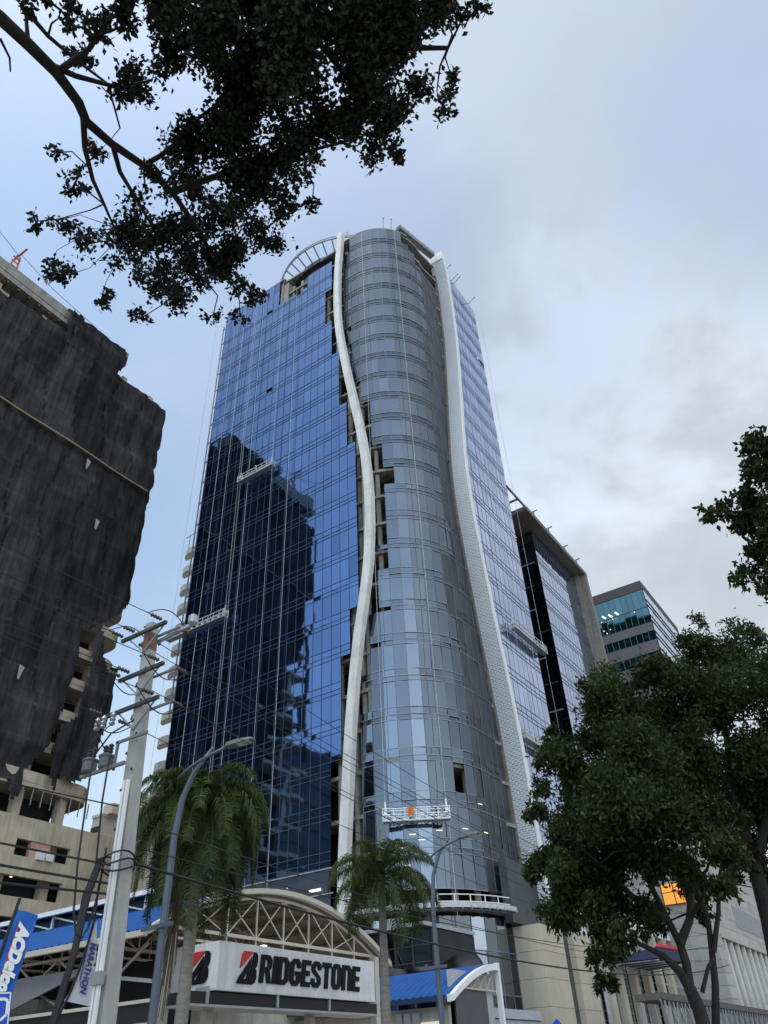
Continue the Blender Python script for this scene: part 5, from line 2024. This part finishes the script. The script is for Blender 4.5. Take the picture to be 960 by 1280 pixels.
# ------------------------------------------------------------------ royal palms
def frond(mb, mb_r, root, az, el0, L, droop, rs, leaf=0.55, ldroop=0.6, dens=4, wl=0.02, dexp=1.25):
    """curved rachis with drooping leaflets."""
    n = 26
    p = Vector(root)
    el = el0
    pts = [p.copy()]
    step = L / n
    for i in range(n):
        t = i / n
        el = max(el0 - droop * (t ** dexp), -1.52)
        p = p + Vector((math.cos(az) * math.cos(el), math.sin(az) * math.cos(el), math.sin(el))) * step
        pts.append(p.copy())
    mb_r.tube(pts, [0.035 * (1 - 0.85 * i / n) + 0.004 for i in range(n + 1)], 5, tint=1.2)
    for i in range(3, n):
        t = i / n
        d = (pts[min(i + 1, n)] - pts[i - 1]).normalized()
        side = d.cross(Vector((0, 0, 1)))
        side = side.normalized() if side.length > 0.05 else Vector((math.cos(az + 1.57), math.sin(az + 1.57), 0))
        upv = side.cross(d).normalized()
        ll = leaf * (0.35 + 0.65 * math.sin(math.pi * min(1, t * 0.85 + 0.16)))
        for s in (-1, 1):
            for q in range(dens):
                o = pts[i] + d * step * (q / dens)
                dr = side * s * rs.uniform(0.75, 1.0) + upv * rs.uniform(-0.1, 0.55) + d * rs.uniform(0.25, 0.7)
                dr.normalize()
                l2 = ll * rs.uniform(0.8, 1.15)
                mid = o + dr * l2 * 0.5
                tip = o + dr * l2 * 0.85 + Vector((0, 0, -1)) * l2 * ldroop * rs.uniform(0.6, 1.2)
                wv = d * wl + upv * 0.004
                tv = rs.uniform(0.6, 1.45)
                mb.face([o - wv * 0.6, o + wv * 0.6, mid + wv, mid - wv], tv)
                mb.face([mid - wv, mid + wv, tip], tv)
def palm(label, base, ztop, trunk_r, nfr, L, seed, spear, dense):
    rs = random.Random(seed)
    t = thing('royal_palm', label, 'palm tree', (base[0], base[1], 0.09), 'royal palms before the station')
    x, y = base[0], base[1]
    zc = ztop - 1.3
    prof = []
    for i in range(40):
        z = 0.09 + (zc - 0.09) * i / 39
        r = trunk_r * (1.15 - 0.3 * (z / zc)) * (1 + 0.05 * (i % 2)) + 0.10 * max(0, 1 - z / 0.8)
        prof.append((r, z))
    b = MB()
    b.lathe(prof, (x, y, 0), 14)
    b.build('trunk', M_PALMT, t, smooth=True)
    b = MB()
    b.lathe([(trunk_r * 0.85, zc - 0.02), (trunk_r * 1.0, zc + 0.25), (trunk_r * 0.8, zc + 0.8), (trunk_r * 0.45, zc + 1.3), (0.02, ztop + 0.05)], (x, y, 0), 12)
    b.build('crown_shaft', M_SHAFT, t, smooth=True)
    for k in range(nfr):
        az = k * 2.39996 + rs.uniform(-0.2, 0.2)
        u = k / (nfr - 1)
        el0 = math.radians(70 - (82 if dense else 85) * u + rs.uniform(-8, 8))
        bl, br = MB(), MB()
        frond(bl, br, (x + 0.06 * math.cos(az), y + 0.06 * math.sin(az), ztop - 0.35 * u - 0.1), az, el0, L * rs.uniform(0.85, 1.08) * ((0.9 + 0.35 * u) if dense else 1), math.radians((112 + 40 * u if dense else 105) + 34 * rs.random() - (30 if dense else 30) * u), rs, leaf=0.62 if dense else 0.56, ldroop=(0.45 if dense else 0.5) + 0.35 * u, dens=6 if dense else 4, wl=0.015, dexp=(1.25 - 0.45 * u) if dense else 1.2)
        f_ = bl.build('frond', L_PALM, t, fix=False)
        br.build('midrib', L_PALM, f_, fix=False)
    b = MB()
    b.tube([(x, y, ztop - 0.2), (x + 0.02, y, ztop + spear * 0.5), (x + 0.05, y, ztop + spear)], [0.05, 0.045, 0.005], 6)
    for k in range(40):
        z = ztop + 0.1 + spear * 0.8 * k / 40
        a = rs.uniform(0, 6.28)
        o = Vector((x + 0.02, y, z))
        d = Vector((math.cos(a) * 0.22, math.sin(a) * 0.22, 0.45)) * rs.uniform(0.5, 1)
        wv = Vector((-math.sin(a), math.cos(a), 0)) * 0.014
        b.face([o - wv, o + wv, o + d], rs.uniform(0.7, 1.3))
    b.build('spear_leaf', L_SPEAR, t, fix=False)
    return t
pb1 = AT(226, 1280, 24.0)
P1 = palm('full royal palm with a dense drooping crown left of the white sign', (pb1[0], pb1[1]), 8.65, 0.17, 54, 2.75, 5, 0.9, True)
b = MB()
rs = random.Random(4)
for k in range(40):
    a = rs.uniform(2.6, 4.6)
    o = Vector((pb1[0] - 0.25, pb1[1] - 0.15, 6.9 - rs.random() * 0.6))
    q = o + Vector((-0.35 + rs.uniform(-0.25, 0.2), rs.uniform(-0.3, 0.2), -rs.uniform(1.2, 3.4)))
    b.tube([o, o.lerp(q, 0.4) + Vector((-0.12, 0, 0.1)), q], 0.012, 3, tint=rs.uniform(0.6, 1.3))
b.build('dry_flower_stalk', L_DRY, P1, fix=False)
pb2 = AT(483, 1280, 29.0)
palm('smaller open royal palm with a bright upright spear leaf right of the white sign', (pb2[0], pb2[1]), 7.75, 0.15, 28, 2.5, 9, 1.5, False)

# ------------------------------------------------------------------ broadleaf trees
def leaf_mesh(name, mat, parent, C_, sizes, seed, aspect=0.45, hang=0.35):
    """C_: array of leaf base points; every leaf is a folded rhombus of four points."""
    g = np.random.default_rng(seed)
    n = len(C_)
    d = g.normal(size=(n, 3))
    d[:, 2] -= hang
    d /= np.linalg.norm(d, axis=1)[:, None]
    r = g.normal(size=(n, 3))
    s = np.cross(d, r)
    s /= np.linalg.norm(s, axis=1)[:, None] + 1e-9
    nn = np.cross(s, d)
    L = sizes * g.uniform(0.65, 1.25, n)
    W = (L * aspect * 0.5)[:, None]
    L = L[:, None]
    P = np.stack([C_, C_ + d * L * 0.45 + s * W + nn * L * 0.06, C_ + d * L, C_ + d * L * 0.45 - s * W + nn * L * 0.06], axis=1)
    off = np.array(WORLD.get(parent.name, (0, 0, 0)))
    P = (P - off).reshape(-1, 3)
    me = bpy.data.meshes.new(name)
    me.vertices.add(4 * n)
    me.vertices.foreach_set('co', P.astype(np.float32).ravel())
    me.loops.add(4 * n)
    me.loops.foreach_set('vertex_index', np.arange(4 * n, dtype=np.int32))
    me.polygons.add(n)
    me.polygons.foreach_set('loop_start', np.arange(0, 4 * n, 4, dtype=np.int32))
    me.polygons.foreach_set('loop_total', np.full(n, 4, np.int32))
    at = me.attributes.new('tint', 'FLOAT', 'FACE')
    at.data.foreach_set('value', (g.uniform(0.6, 1.4, n) * TN[0]).astype(np.float32))
    me.update(calc_edges=True)
    me.materials.append(mat)
    o = bpy.data.objects.new(name, me)
    COL.objects.link(o)
    o.parent = parent
    return o
TN = [None]
def tree(name, label, base, fork_z, r0, blobs, dist, dz_depth, nleaf, lsize, lmat, seed, limbs=None, depthf=None, tw=0.012, sub=9):
    """blobs: (px, py, r_px[, weight]) gives the lie of each leafy bough; placed at its own distance from the viewer."""
    rs = random.Random(seed)
    g = np.random.default_rng(seed)
    t = thing(name, label, 'tree', (base[0], base[1], 0.1))
    tr = MB()
    cents, pts, tnt = [], [], []
    tot = sum(b_[2]**2 * (b_[3] if len(b_) > 3 else 1) for b_ in blobs)
    for b_ in blobs:
        px, py, rp = b_[:3]
        wgt = b_[3] if len(b_) > 3 else 1
        dd = depthf(px, py, rs) if depthf else dist + rs.uniform(-dz_depth, dz_depth)
        c = AT(px, py, dd)
        depth = (c - CAM) @ CF
        R = rp * depth / F
        cents.append((c, R))
        m = int(nleaf * rp**2 * wgt / tot)
        # sub clumps make the outline uneven
        k = max(4, int(sub * max(1, R / 0.6)))
        u = g.normal(size=(k, 3))
        u /= np.linalg.norm(u, axis=1)[:, None]
        sc_ = c + u * (R * g.uniform(0.25, 0.95, k)**0.6)[:, None]
        who = g.integers(0, k, m)
        q = g.normal(size=(m, 3)) * (R * 0.19)
        pts.append(sc_[who] + q)
        tnt.append(g.uniform(0.6, 1.5, k)[who] * (0.8 + 0.4 * rs.random()))
        for i in range(0, k, 2):
            a, e_ = Vector(c), Vector(sc_[i])
            mid = a.lerp(e_, 0.5) + Vector((rs.uniform(-1, 1), rs.uniform(-1, 1), rs.uniform(-1, 1))) * R * 0.12
            tr.tube([a, mid, e_], [tw * 1.3, tw, tw * 0.5], 4, cap=False)
    TN[0] = np.concatenate(tnt)
    return t, tr, cents, np.concatenate(pts), rs
def connect(tr, nodes, cents, rs, r_in=0.05, r_out=0.015, bend=0.12):
    for c, R in cents:
        c = Vector(c)
        best = min(nodes, key=lambda q: (Vector(q[0]) - c).length)
        a = Vector(best[0])
        L = (c - a).length
        m1 = a.lerp(c, 0.35) + Vector((rs.uniform(-1, 1), rs.uniform(-1, 1), rs.uniform(0, 1.2))) * L * bend
        m2 = a.lerp(c, 0.7) + Vector((rs.uniform(-1, 1), rs.uniform(-1, 1), rs.uniform(-0.3, 0.8))) * L * bend
        r1 = min(best[1] * 0.6, r_in)
        tr.tube([a, m1, m2, c], [r1, r1 * 0.75, r1 * 0.5, r_out], 6, cap=False)

# tree hanging over the view at top left
blT = [(480, 60, 110), (600, 60, 120), (700, 60, 100), (780, 45, 70), (845, 22, 40, .7), (895, 10, 22, .6), (420, 150, 100), (560, 170, 105), (660, 170, 85), (745, 150, 62, .8), (822, 190, 30, .7), (845, 140, 20, .6), (700, 255, 60, .8), (745, 290, 24, .7), (615, 260, 58), (490, 250, 85), (390, 240, 75), (560, 310, 40), (520, 345, 62), (440, 340, 75), (585, 382, 18, .6), (385, 385, 65), (500, 425, 50), (425, 440, 62), (350, 455, 70), (430, 520, 42), (480, 562, 26, .7), (290, 425, 60, .8), (240, 470, 48, .7), (305, 520, 55, .8), (370, 520, 50, .8), (262, 598, 22, .7), (190, 560, 26, .7), (165, 450, 42, .55), (120, 410, 30, .5), (68, 415, 22, .6), (100, 490, 32, .7), (110, 520, 22, .7), (140, 345, 30, .55), (175, 295, 28, .55), (110, 285, 18, .6), (285, 120, 60, .7), (235, 180, 38, .5), (325, 60, 60, .8), (205, 60, 40, .5), (140, 100, 26, .4), (115, 20, 36, .6), (250, 15, 42, .6), (50, 15, 20, .4), (400, 590, 20, .6), (450, 592, 20, .6), (175, 110, 24, .4), (320, 330, 40, .5), (270, 330, 30, .4), (330, 290, 40, .5), (540, 30, 90), (660, 10, 90), (420, 20, 80), (600, -60, 120), (450, -80, 110), (300, -60, 80), (150, -70, 60, .6), (750, -60, 80, .7)]
blT = [(a[0] / 1.5, a[1] / 1.5, a[2] / 1.5) + tuple(a[3:]) for a in blT]
def dT(px, py, rs):
    z = 8.7 + rs.uniform(-0.55, 0.75)
    d = ray(px, py)
    return (z - 1.6) / d[2] * math.hypot(d[0], d[1])
t1, tr1, ce1, P_, rs1 = tree('overhanging_tree', 'dark leafy tree hanging down over the view from the top left', (-6.4, -1.8), 5, 0.3, blT, 5, 0, 66000, 0.06, L_TOP, 21, depthf=dT, tw=0.008, sub=6)
nodes = []
def limbZ(tr, pp, z0, z1, r0, r1, nodes):
    out = []
    for i, (px, py) in enumerate(pp):
        z = z0 + (z1 - z0) * i / (len(pp) - 1)
        out.append(tuple(H(px, py, 2, z)))
    rr = [r0 + (r1 - r0) * i / (len(pp) - 1) for i in range(len(pp))]
    tr.tube(out, rr, 8, cap=False)
    nodes += list(zip(out, rr))
    return out
main = limbZ(tr1, [(-120, -70), (-50, -15), (0, 22), (35, 55), (70, 90), (98, 128), (108, 152), (140, 180), (180, 207), (215, 240), (250, 290), (272, 335)], 8.0, 8.6, 0.062, 0.022, nodes)
limbZ(tr1, [(104, 140), (106, 185), (116, 225), (130, 255), (143, 285)], 8.4, 8.3, 0.030, 0.010, nodes)
limbZ(tr1, [(140, 178), (150, 215), (168, 245), (190, 282), (205, 310)], 8.5, 8.3, 0.026, 0.010, nodes)
limbZ(tr1, [(180, 207), (200, 195), (225, 175), (245, 150), (300, 110), (360, 70)], 8.5, 9.0, 0.028, 0.012, nodes)
limbZ(tr1, [(215, 240), (265, 222), (320, 205), (380, 190), (440, 175)], 8.6, 8.8, 0.04, 0.012, nodes)
limbZ(tr1, [(60, 80), (95, 95), (150, 110), (190, 100)], 8.3, 8.7, 0.03, 0.01, nodes)
limbZ(tr1, [(30, 10), (60, 45), (95, 75), (135, 105), (150, 160)], 8.8, 8.7, 0.022, 0.008, nodes)
limbZ(tr1, [(0, 48), (12, 72), (13, 90)], 8.2, 8.1, 0.012, 0.006, nodes)
limbZ(tr1, [(-40, -60), (120, -40), (260, 0), (380, 30), (480, 60), (560, 60)], 9.2, 9.0, 0.08, 0.02, nodes)
limbZ(tr1, [(380, 30), (420, 80), (460, 130), (480, 180)], 9.0, 8.6, 0.03, 0.01, nodes)
tr1.tube([(-6.4, -1.8, 0.1), (-6.3, -1.7, 2.5), (-6.2, -1.3, 5.0), (-5.6, -0.8, 6.6), main[0]], [0.30, 0.25, 0.20, 0.13, 0.065], 12)
tr1.tube([(-6.2, -1.3, 5.0), (-6.0, -0.6, 7.5), tuple(H(-40, -60, 2, 9.2))], [0.17, 0.12, 0.085], 10)
connect(tr1, nodes, ce1, rs1, 0.025, 0.006, 0.10)
tr1.build('trunk', M_BARK, t1, smooth=True)
leaf_mesh('crown', L_TOP, t1, P_, np.full(len(P_), 0.060), 5, aspect=0.62, hang=0.25)

# large tree on the right, nearer
bl1 = [(760, 900, 58), (836, 878, 50), (722, 955, 46), (780, 980, 66), (850, 950, 60), (705, 1030, 42), (760, 1060, 58), (832, 1045, 50, .7), (682, 1085, 26), (722, 1108, 42), (778, 1122, 36, .85), (856, 1080, 22, .6), (892, 1020, 38, .6), (748, 895, 18), (692, 925, 18), (772, 1170, 24, .7), (752, 1192, 16, .7), (820, 1150, 18, .6), (702, 1135, 26), (880, 1142, 14, .6), (902, 1105, 18, .6), (822, 838, 30), (676, 985, 16, .8), (757, 1228, 13, .8), (664, 1090, 12, .8), (668, 1015, 14, .8), (728, 858, 9, .7), (680, 955, 14, .8), (690, 1060, 24), (795, 1088, 36, .7), (735, 1000, 50), (802, 1148, 24, .6), (872, 1105, 20, .6), (838, 1085, 30, .6), (745, 1150, 20, .7), (905, 1060, 26, .6)]
b1 = AT(872, 1285, 15.5)
t2, tr2, ce2, P_, rs2 = tree('broadleaf_tree', 'nearer dark green street tree with forked leaning trunk in front of the mall', (b1[0], b1[1]), 3, 0.2, bl1, 15.5, 1.5, 84000, 0.105, L_TREE, 33, tw=0.010, sub=10)
nodes = []
def limbD(tr, pp, d0, d1, r0, r1, nodes):
    out = []
    for i, (px, py) in enumerate(pp):
        out.append(tuple(AT(px, py, d0 + (d1 - d0) * i / (len(pp) - 1))))
    rr = [r0 + (r1 - r0) * i / (len(pp) - 1) for i in range(len(pp))]
    tr.tube(out, rr, 8, cap=False)
    nodes += list(zip(out, rr))
    return out
tr2.tube([(b1[0] + 0.25, b1[1], 0.1), (b1[0] + 0.12, b1[1], 1.2), tuple(AT(874, 1262, 15.5)), tuple(AT(862, 1235, 15.5))], [0.20, 0.13, 0.11, 0.10], 10)
limbD(tr2, [(862, 1236), (850, 1215), (830, 1195), (800, 1180), (778, 1172)], 15.5, 15, 0.085, 0.02, nodes)
limbD(tr2, [(862, 1236), (858, 1205), (850, 1180), (835, 1150), (815, 1110), (795, 1060), (780, 1000)], 15.5, 15.6, 0.085, 0.03, nodes)
limbD(tr2, [(850, 1180), (862, 1150), (865, 1110), (855, 1060), (845, 1000), (838, 920)], 15.5, 15.9, 0.08, 0.025, nodes)
limbD(tr2, [(835, 1150), (790, 1120), (750, 1080), (715, 1050)], 15.5, 14.8, 0.07, 0.02, nodes)
limbD(tr2, [(895, 1285), (894, 1230), (890, 1190), (885, 1150), (868, 1100), (856, 1070)], 15.9, 16, 0.07, 0.03, nodes)
limbD(tr2, [(892, 1190), (898, 1140), (899, 1100), (905, 1060), (920, 1020)], 15.9, 16, 0.05, 0.015, nodes)
limbD(tr2, [(878, 1240), (885, 1210), (893, 1195)], 15.7, 15.9, 0.04, 0.03, nodes)
limbD(tr2, [(899, 1120), (920, 1105), (945, 1110)], 15.9, 16, 0.02, 0.008, nodes)
connect(tr2, nodes, ce2, rs2, 0.045, 0.01, 0.12)
tr2.build('trunk', M_BARK, t2, smooth=True)
leaf_mesh('crown', L_TREE, t2, P_, np.full(len(P_), 0.115), 6, aspect=0.42, hang=0.7)

# darker tree behind at the right edge
bl2 = [(872, 808, 24), (872, 775, 11, .7), (900, 822, 44), (945, 832, 48), (930, 900, 66), (960, 960, 58), (902, 960, 40), (940, 1020, 46), (990, 880, 60), (892, 870, 40), (858, 845, 18), (960, 1075, 34), (1010, 1000, 60), (925, 1065, 22, .7), (915, 1085, 14, .7), (940, 795, 18, .8), (1000, 820, 50)]
b2 = AT(990, 1285, 17.5)
t3, tr3, ce3, P_, rs3 = tree('broadleaf_tree', 'darker street tree standing behind the forked one at the right edge', (b2[0], b2[1]), 3, 0.25, bl2, 18.0, 1.6, 60000, 0.115, L_TREE, 44, tw=0.012, sub=10)
nodes = []
limbD(tr3, [(995, 1300), (978, 1220), (962, 1150), (945, 1090), (928, 1030), (915, 970), (905, 900), (895, 840)], 17.5, 18, 0.22, 0.03, nodes)
limbD(tr3, [(945, 1090), (960, 1010), (975, 930), (985, 870)], 17.6, 18.2, 0.10, 0.03, nodes)
limbD(tr3, [(918, 985), (890, 955), (865, 940)], 17.8, 18, 0.06, 0.02, nodes)
p0 = Vector(AT(995, 1300, 17.5))
tr3.tube([(p0.x + 0.1, p0.y, 0.1), tuple(p0)], [0.28, 0.22], 10)
connect(tr3, nodes, ce3, rs3, 0.05, 0.012, 0.12)
tr3.build('trunk', M_BARK, t3, smooth=True)
leaf_mesh('crown', L_TREE, t3, P_, np.full(len(P_), 0.115), 7, aspect=0.42, hang=0.7)

# bough reaching in from a tree outside the right edge
bl3 = [(948, 572, 26), (942, 548, 12, .8), (952, 612, 34), (928, 630, 24), (902, 640, 20), (884, 638, 9, .8), (940, 670, 24), (945, 700, 22), (930, 722, 14, .8), (915, 722, 7, .8), (965, 650, 38), (975, 565, 34), (1005, 640, 60), (985, 715, 36), (955, 735, 8, .7), (1040, 560, 60), (1060, 680, 60), (1110, 600, 70), (1150, 700, 70), (1200, 640, 80), (1090, 770, 50), (1250, 740, 70)]
b3 = AT(1250, 1200, 8.5)
t4, tr4, ce4, P_, rs4 = tree('roadside_tree', 'leafy bough of a tree reaching in from the right edge against the sky', (b3[0], b3[1]), 3, 0.25, bl3, 9.0, 0.5, 24000, 0.095, L_TREE, 55, tw=0.007, sub=8)
nodes = []
limbD(tr4, [(1200, 760), (1120, 690), (1050, 650), (985, 645), (940, 640), (905, 640)], 8.7, 9, 0.10, 0.012, nodes)
limbD(tr4, [(1050, 650), (1000, 600), (965, 570), (945, 555)], 8.9, 9, 0.04, 0.01, nodes)
limbD(tr4, [(985, 645), (960, 690), (938, 715)], 9, 9, 0.025, 0.008, nodes)
p0 = Vector(AT(1200, 760, 8.7))
fx = spline([(0.1, b3[0]), (2.5, b3[0] + 0.08), (4.2, b3[0] - 0.02), (p0.z, p0.x)])
fy = spline([(0.1, b3[1]), (2.5, b3[1] - 0.06), (4.2, b3[1] + 0.1), (p0.z, p0.y)])
zs_ = [0.1 + (p0.z - 0.1) * i / 14 for i in range(15)]
tr4.tube([(fx(z), fy(z), z) for z in zs_], [0.27 - 0.17 * (i / 14) ** 0.7 for i in range(15)], 10)
for dx, dy, dz in ((0.9, 0.5, 2.2), (0.5, -0.8, 1.9), (-0.3, 0.9, 2.3), (1.3, -0.1, 1.4)):
    tr4.tube([(fx(4.6), fy(4.6), 4.6), (fx(4.6) + dx * 0.45, fy(4.6) + dy * 0.45, 4.6 + dz * 0.6), (fx(4.6) + dx, fy(4.6) + dy, 4.6 + dz)], [0.09, 0.06, 0.02], 7)
connect(tr4, nodes, ce4, rs4, 0.02, 0.006, 0.1)
tr4.build('trunk', M_BARK, t4, smooth=True)
leaf_mesh('crown', L_TREE, t4, P_, np.full(len(P_), 0.095), 8, aspect=0.5, hang=0.6)

# ------------------------------------------------------------------ banners and road signs at the lower left
def text_mesh(name, txt, parent, mat, size, mapf, shear=0.0, offset=0.0, sx=1.0, depth=0.012):
    cu = bpy.data.curves.new(name, 'FONT')
    cu.body = txt
    cu.size = size
    cu.shear = shear
    cu.offset = offset
    cu.extrude = depth / 2
    cu.align_x = 'LEFT'
    tmp = bpy.data.objects.new(name, cu)
    COL.objects.link(tmp)
    dg = bpy.context.evaluated_depsgraph_get()
    me = bpy.data.meshes.new_from_object(tmp.evaluated_get(dg))
    bpy.data.objects.remove(tmp)
    bpy.data.curves.remove(cu)
    off = WORLD.get(parent.name, (0, 0, 0))
    for v in me.vertices:
        p = mapf(v.co.x * sx, v.co.y, v.co.z)
        v.co = (p[0] - off[0], p[1] - off[1], p[2] - off[2])
    me.materials.clear()
    me.materials.append(mat)
    o = bpy.data.objects.new(name, me)
    COL.objects.link(o)
    o.parent = parent
    WORLD[o.name] = off
    return o
class Cloth:
    """flat banner spanned by a corner, an across vector and a down vector."""
    def __init__(self, tl, tr, bl):
        self.o, self.a, self.d = Vector(tl), Vector(tr) - Vector(tl), Vector(bl) - Vector(tl)
        self.W, self.L = self.a.length, self.d.length
        self.an, self.dn = self.a.normalized(), self.d.normalized()
        self.n = self.dn.cross(self.an).normalized()
        if self.n.dot(Vector(CAM) - self.o) < 0:
            self.n = -self.n
    def P(self, u, v, w=0.0):
        return self.o + self.an * u + self.dn * v + self.n * w
D1 = 9.0
flag = thing('advertising_banner', 'blue feather banner with white lettering on a black pole at the left edge', 'banner', tuple(AT(-60, 1500, D1) * np.array([1, 1, 0])))
c1 = Cloth(AT(22, 1137, D1), AT(48, 1144, D1), AT(-16, 1245, D1))
b = MB()
for i in range(8):
    for j in range(14):
        def q(i, j):
            return c1.P(c1.W * i / 8, c1.L * 1.35 * j / 14, 0.012 * math.sin(j * 0.9 + i * 0.5))
        b.face([q(i, j), q(i + 1, j), q(i + 1, j + 1), q(i, j + 1)])
b.build('cloth', M('blue banner cloth', (0.015, 0.12, 0.48), rough=0.7, var=0.06), flag, smooth=True)
b = MB()
b.tube([c1.P(-0.015, -0.10), c1.P(-0.015, c1.L * 1.5), c1.P(-0.05, c1.L * 2.2)], 0.016, 8)
b.build('pole', M_BLACK, flag)
text_mesh('lettering', 'ACDelco', flag, M_WHT, c1.W * 0.70, lambda u, v, w: c1.P(c1.W * 0.34 + v, c1.L * 0.16 + u, 0.03 + w), shear=0.25, offset=0.012, sx=1.0)
b = MB()
b.face([c1.P(c1.W * 0.25, c1.L * 0.12, 0.02), c1.P(c1.W * 0.31, c1.L * 0.12, 0.02), c1.P(c1.W * 0.31, c1.L * 1.1, 0.02), c1.P(c1.W * 0.25, c1.L * 1.1, 0.02)])
b.build('red_stripe', M_RED, flag)
D2 = 14.6
flag2 = thing('advertising_banner', 'white feather banner with navy lettering partly behind the utility pole', 'banner', tuple(AT(70, 1400, D2) * np.array([1, 1, 0])))
b = MB()
edge = [(116, 1155), (108, 1185), (98, 1215), (88, 1238), (80, 1251)]
outr = [(121, 1152), (121, 1180), (119, 1210), (116, 1240), (112, 1258)]
for i in range(4):
    b.face([AT(*edge[i], D2), AT(*outr[i], D2), AT(*outr[i + 1], D2), AT(*edge[i + 1], D2)])
b.build('cloth', M('white banner cloth', (0.62, 0.62, 0.64), rough=0.7, var=0.05), flag2)
b = MB()
b.tube([tuple(AT(p[0], p[1], D2 - 0.01)) for p in [(124, 1105), (118, 1150), (108, 1185), (98, 1215), (88, 1240), (78, 1260), (66, 1290), (55, 1320)]], 0.018, 8)
b.build('pole', M_BLACK, flag2)
c2 = Cloth(AT(109, 1178, D2), AT(121, 1182, D2), AT(98, 1226, D2))
M_NAVY = M('navy lettering', (0.03, 0.05, 0.22), rough=0.6)
text_mesh('lettering', 'MARATHON', flag2, M_NAVY, 0.13, lambda u, v, w: c2.P(0.065 + v, u - 0.02, 0.02 + w), sx=0.95, offset=0.004)
b = MB()
hx = [(0.05, -0.05), (0.02, 0.0), (0.02, 0.52), (0.06, 0.60), (0.15, 0.60)]
for i in range(len(hx) - 1):
    b.bar(c2.P(*hx[i], 0.02), c2.P(*hx[i + 1], 0.02), 0.018, 0.008)
b.build('emblem_outline', M_NAVY, flag2)
b = MB()
b.face([c2.P(0.19, 0.36, 0.02), c2.P(0.24, 0.36, 0.02), c2.P(0.24, 0.45, 0.02), c2.P(0.19, 0.45, 0.02)])
b.build('red_mark', M_RED, flag2)
D3 = 8.2
ps = thing('road_sign', 'square blue road sign with white outline symbol at the bottom left corner', 'sign', tuple(AT(-8, 1500, D3) * np.array([1, 1, 0])))
c3 = Cloth(AT(-26, 1241, D3), AT(15.5, 1239, D3), AT(-32, 1290, D3))
M_SIGNB = M('road sign blue', (0.01, 0.06, 0.50), rough=0.4, var=0.03)
b = MB()
b.hexa([c3.P(0, 0), c3.P(c3.W, 0), c3.P(c3.W, c3.L), c3.P(0, c3.L), c3.P(0, 0, 0.01), c3.P(c3.W, 0, 0.01), c3.P(c3.W, c3.L, 0.01), c3.P(0, c3.L, 0.01)])
b.build('plate', M_SIGNB, ps)
b = MB()
m_, w_ = 0.012, 0.010
for (u0, v0, u1, v1) in ((m_, m_, c3.W - m_, m_), (c3.W - m_, m_, c3.W - m_, c3.L - m_), (m_, m_, m_, c3.L - m_)):
    b.bar(c3.P(u0, v0, 0.014), c3.P(u1, v1, 0.014), w_, 0.004, up=tuple(c3.n))
sh = [(0.24, 0.34), (0.24, 0.14), (0.28, 0.10), (0.37, 0.10), (0.41, 0.13), (0.41, 0.30), (0.34, 0.36), (0.26, 0.40)]
k_ = c3.W / 0.46
for i in range(len(sh) - 1):
    b.bar(c3.P(sh[i][0] * k_, sh[i][1] * k_, 0.016), c3.P(sh[i + 1][0] * k_, sh[i + 1][1] * k_, 0.016), 0.022, 0.006, up=tuple(c3.n))
b.build('white_symbol', M_WHT, ps)
b = MB()
q = c3.P(c3.W / 2, c3.L / 2, -0.02)
b.tube([(q.x, q.y, 0), tuple(q)], 0.03, 8)
b.build('post', M_STEEL, ps)
# small blue triangular sign at the bottom edge
D4 = 30.0
tsn = thing('small_road_sign', 'small blue triangular sign just showing at the bottom edge before the beige piers', 'sign', tuple(AT(696, 1400, D4) * np.array([1, 1, 0])))
b = MB()
A_, B_, C2_ = Vector(AT(696, 1273, D4)), Vector(AT(707, 1286, D4)), Vector(AT(685, 1286, D4))
nrm = (B_ - A_).cross(C2_ - A_).normalized() * 0.03
b.hexa([A_, B_, (B_ + C2_) / 2, C2_, A_ + nrm, B_ + nrm, (B_ + C2_) / 2 + nrm, C2_ + nrm])
b.build('plate', M_SIGNB, tsn)
b = MB()
mc = (A_ + B_ + C2_) / 3
b.tube([(mc.x, mc.y + 0.05, 0), (mc.x, mc.y + 0.05, mc.z)], 0.04, 8)
b.build('post', M_STEEL, tsn)
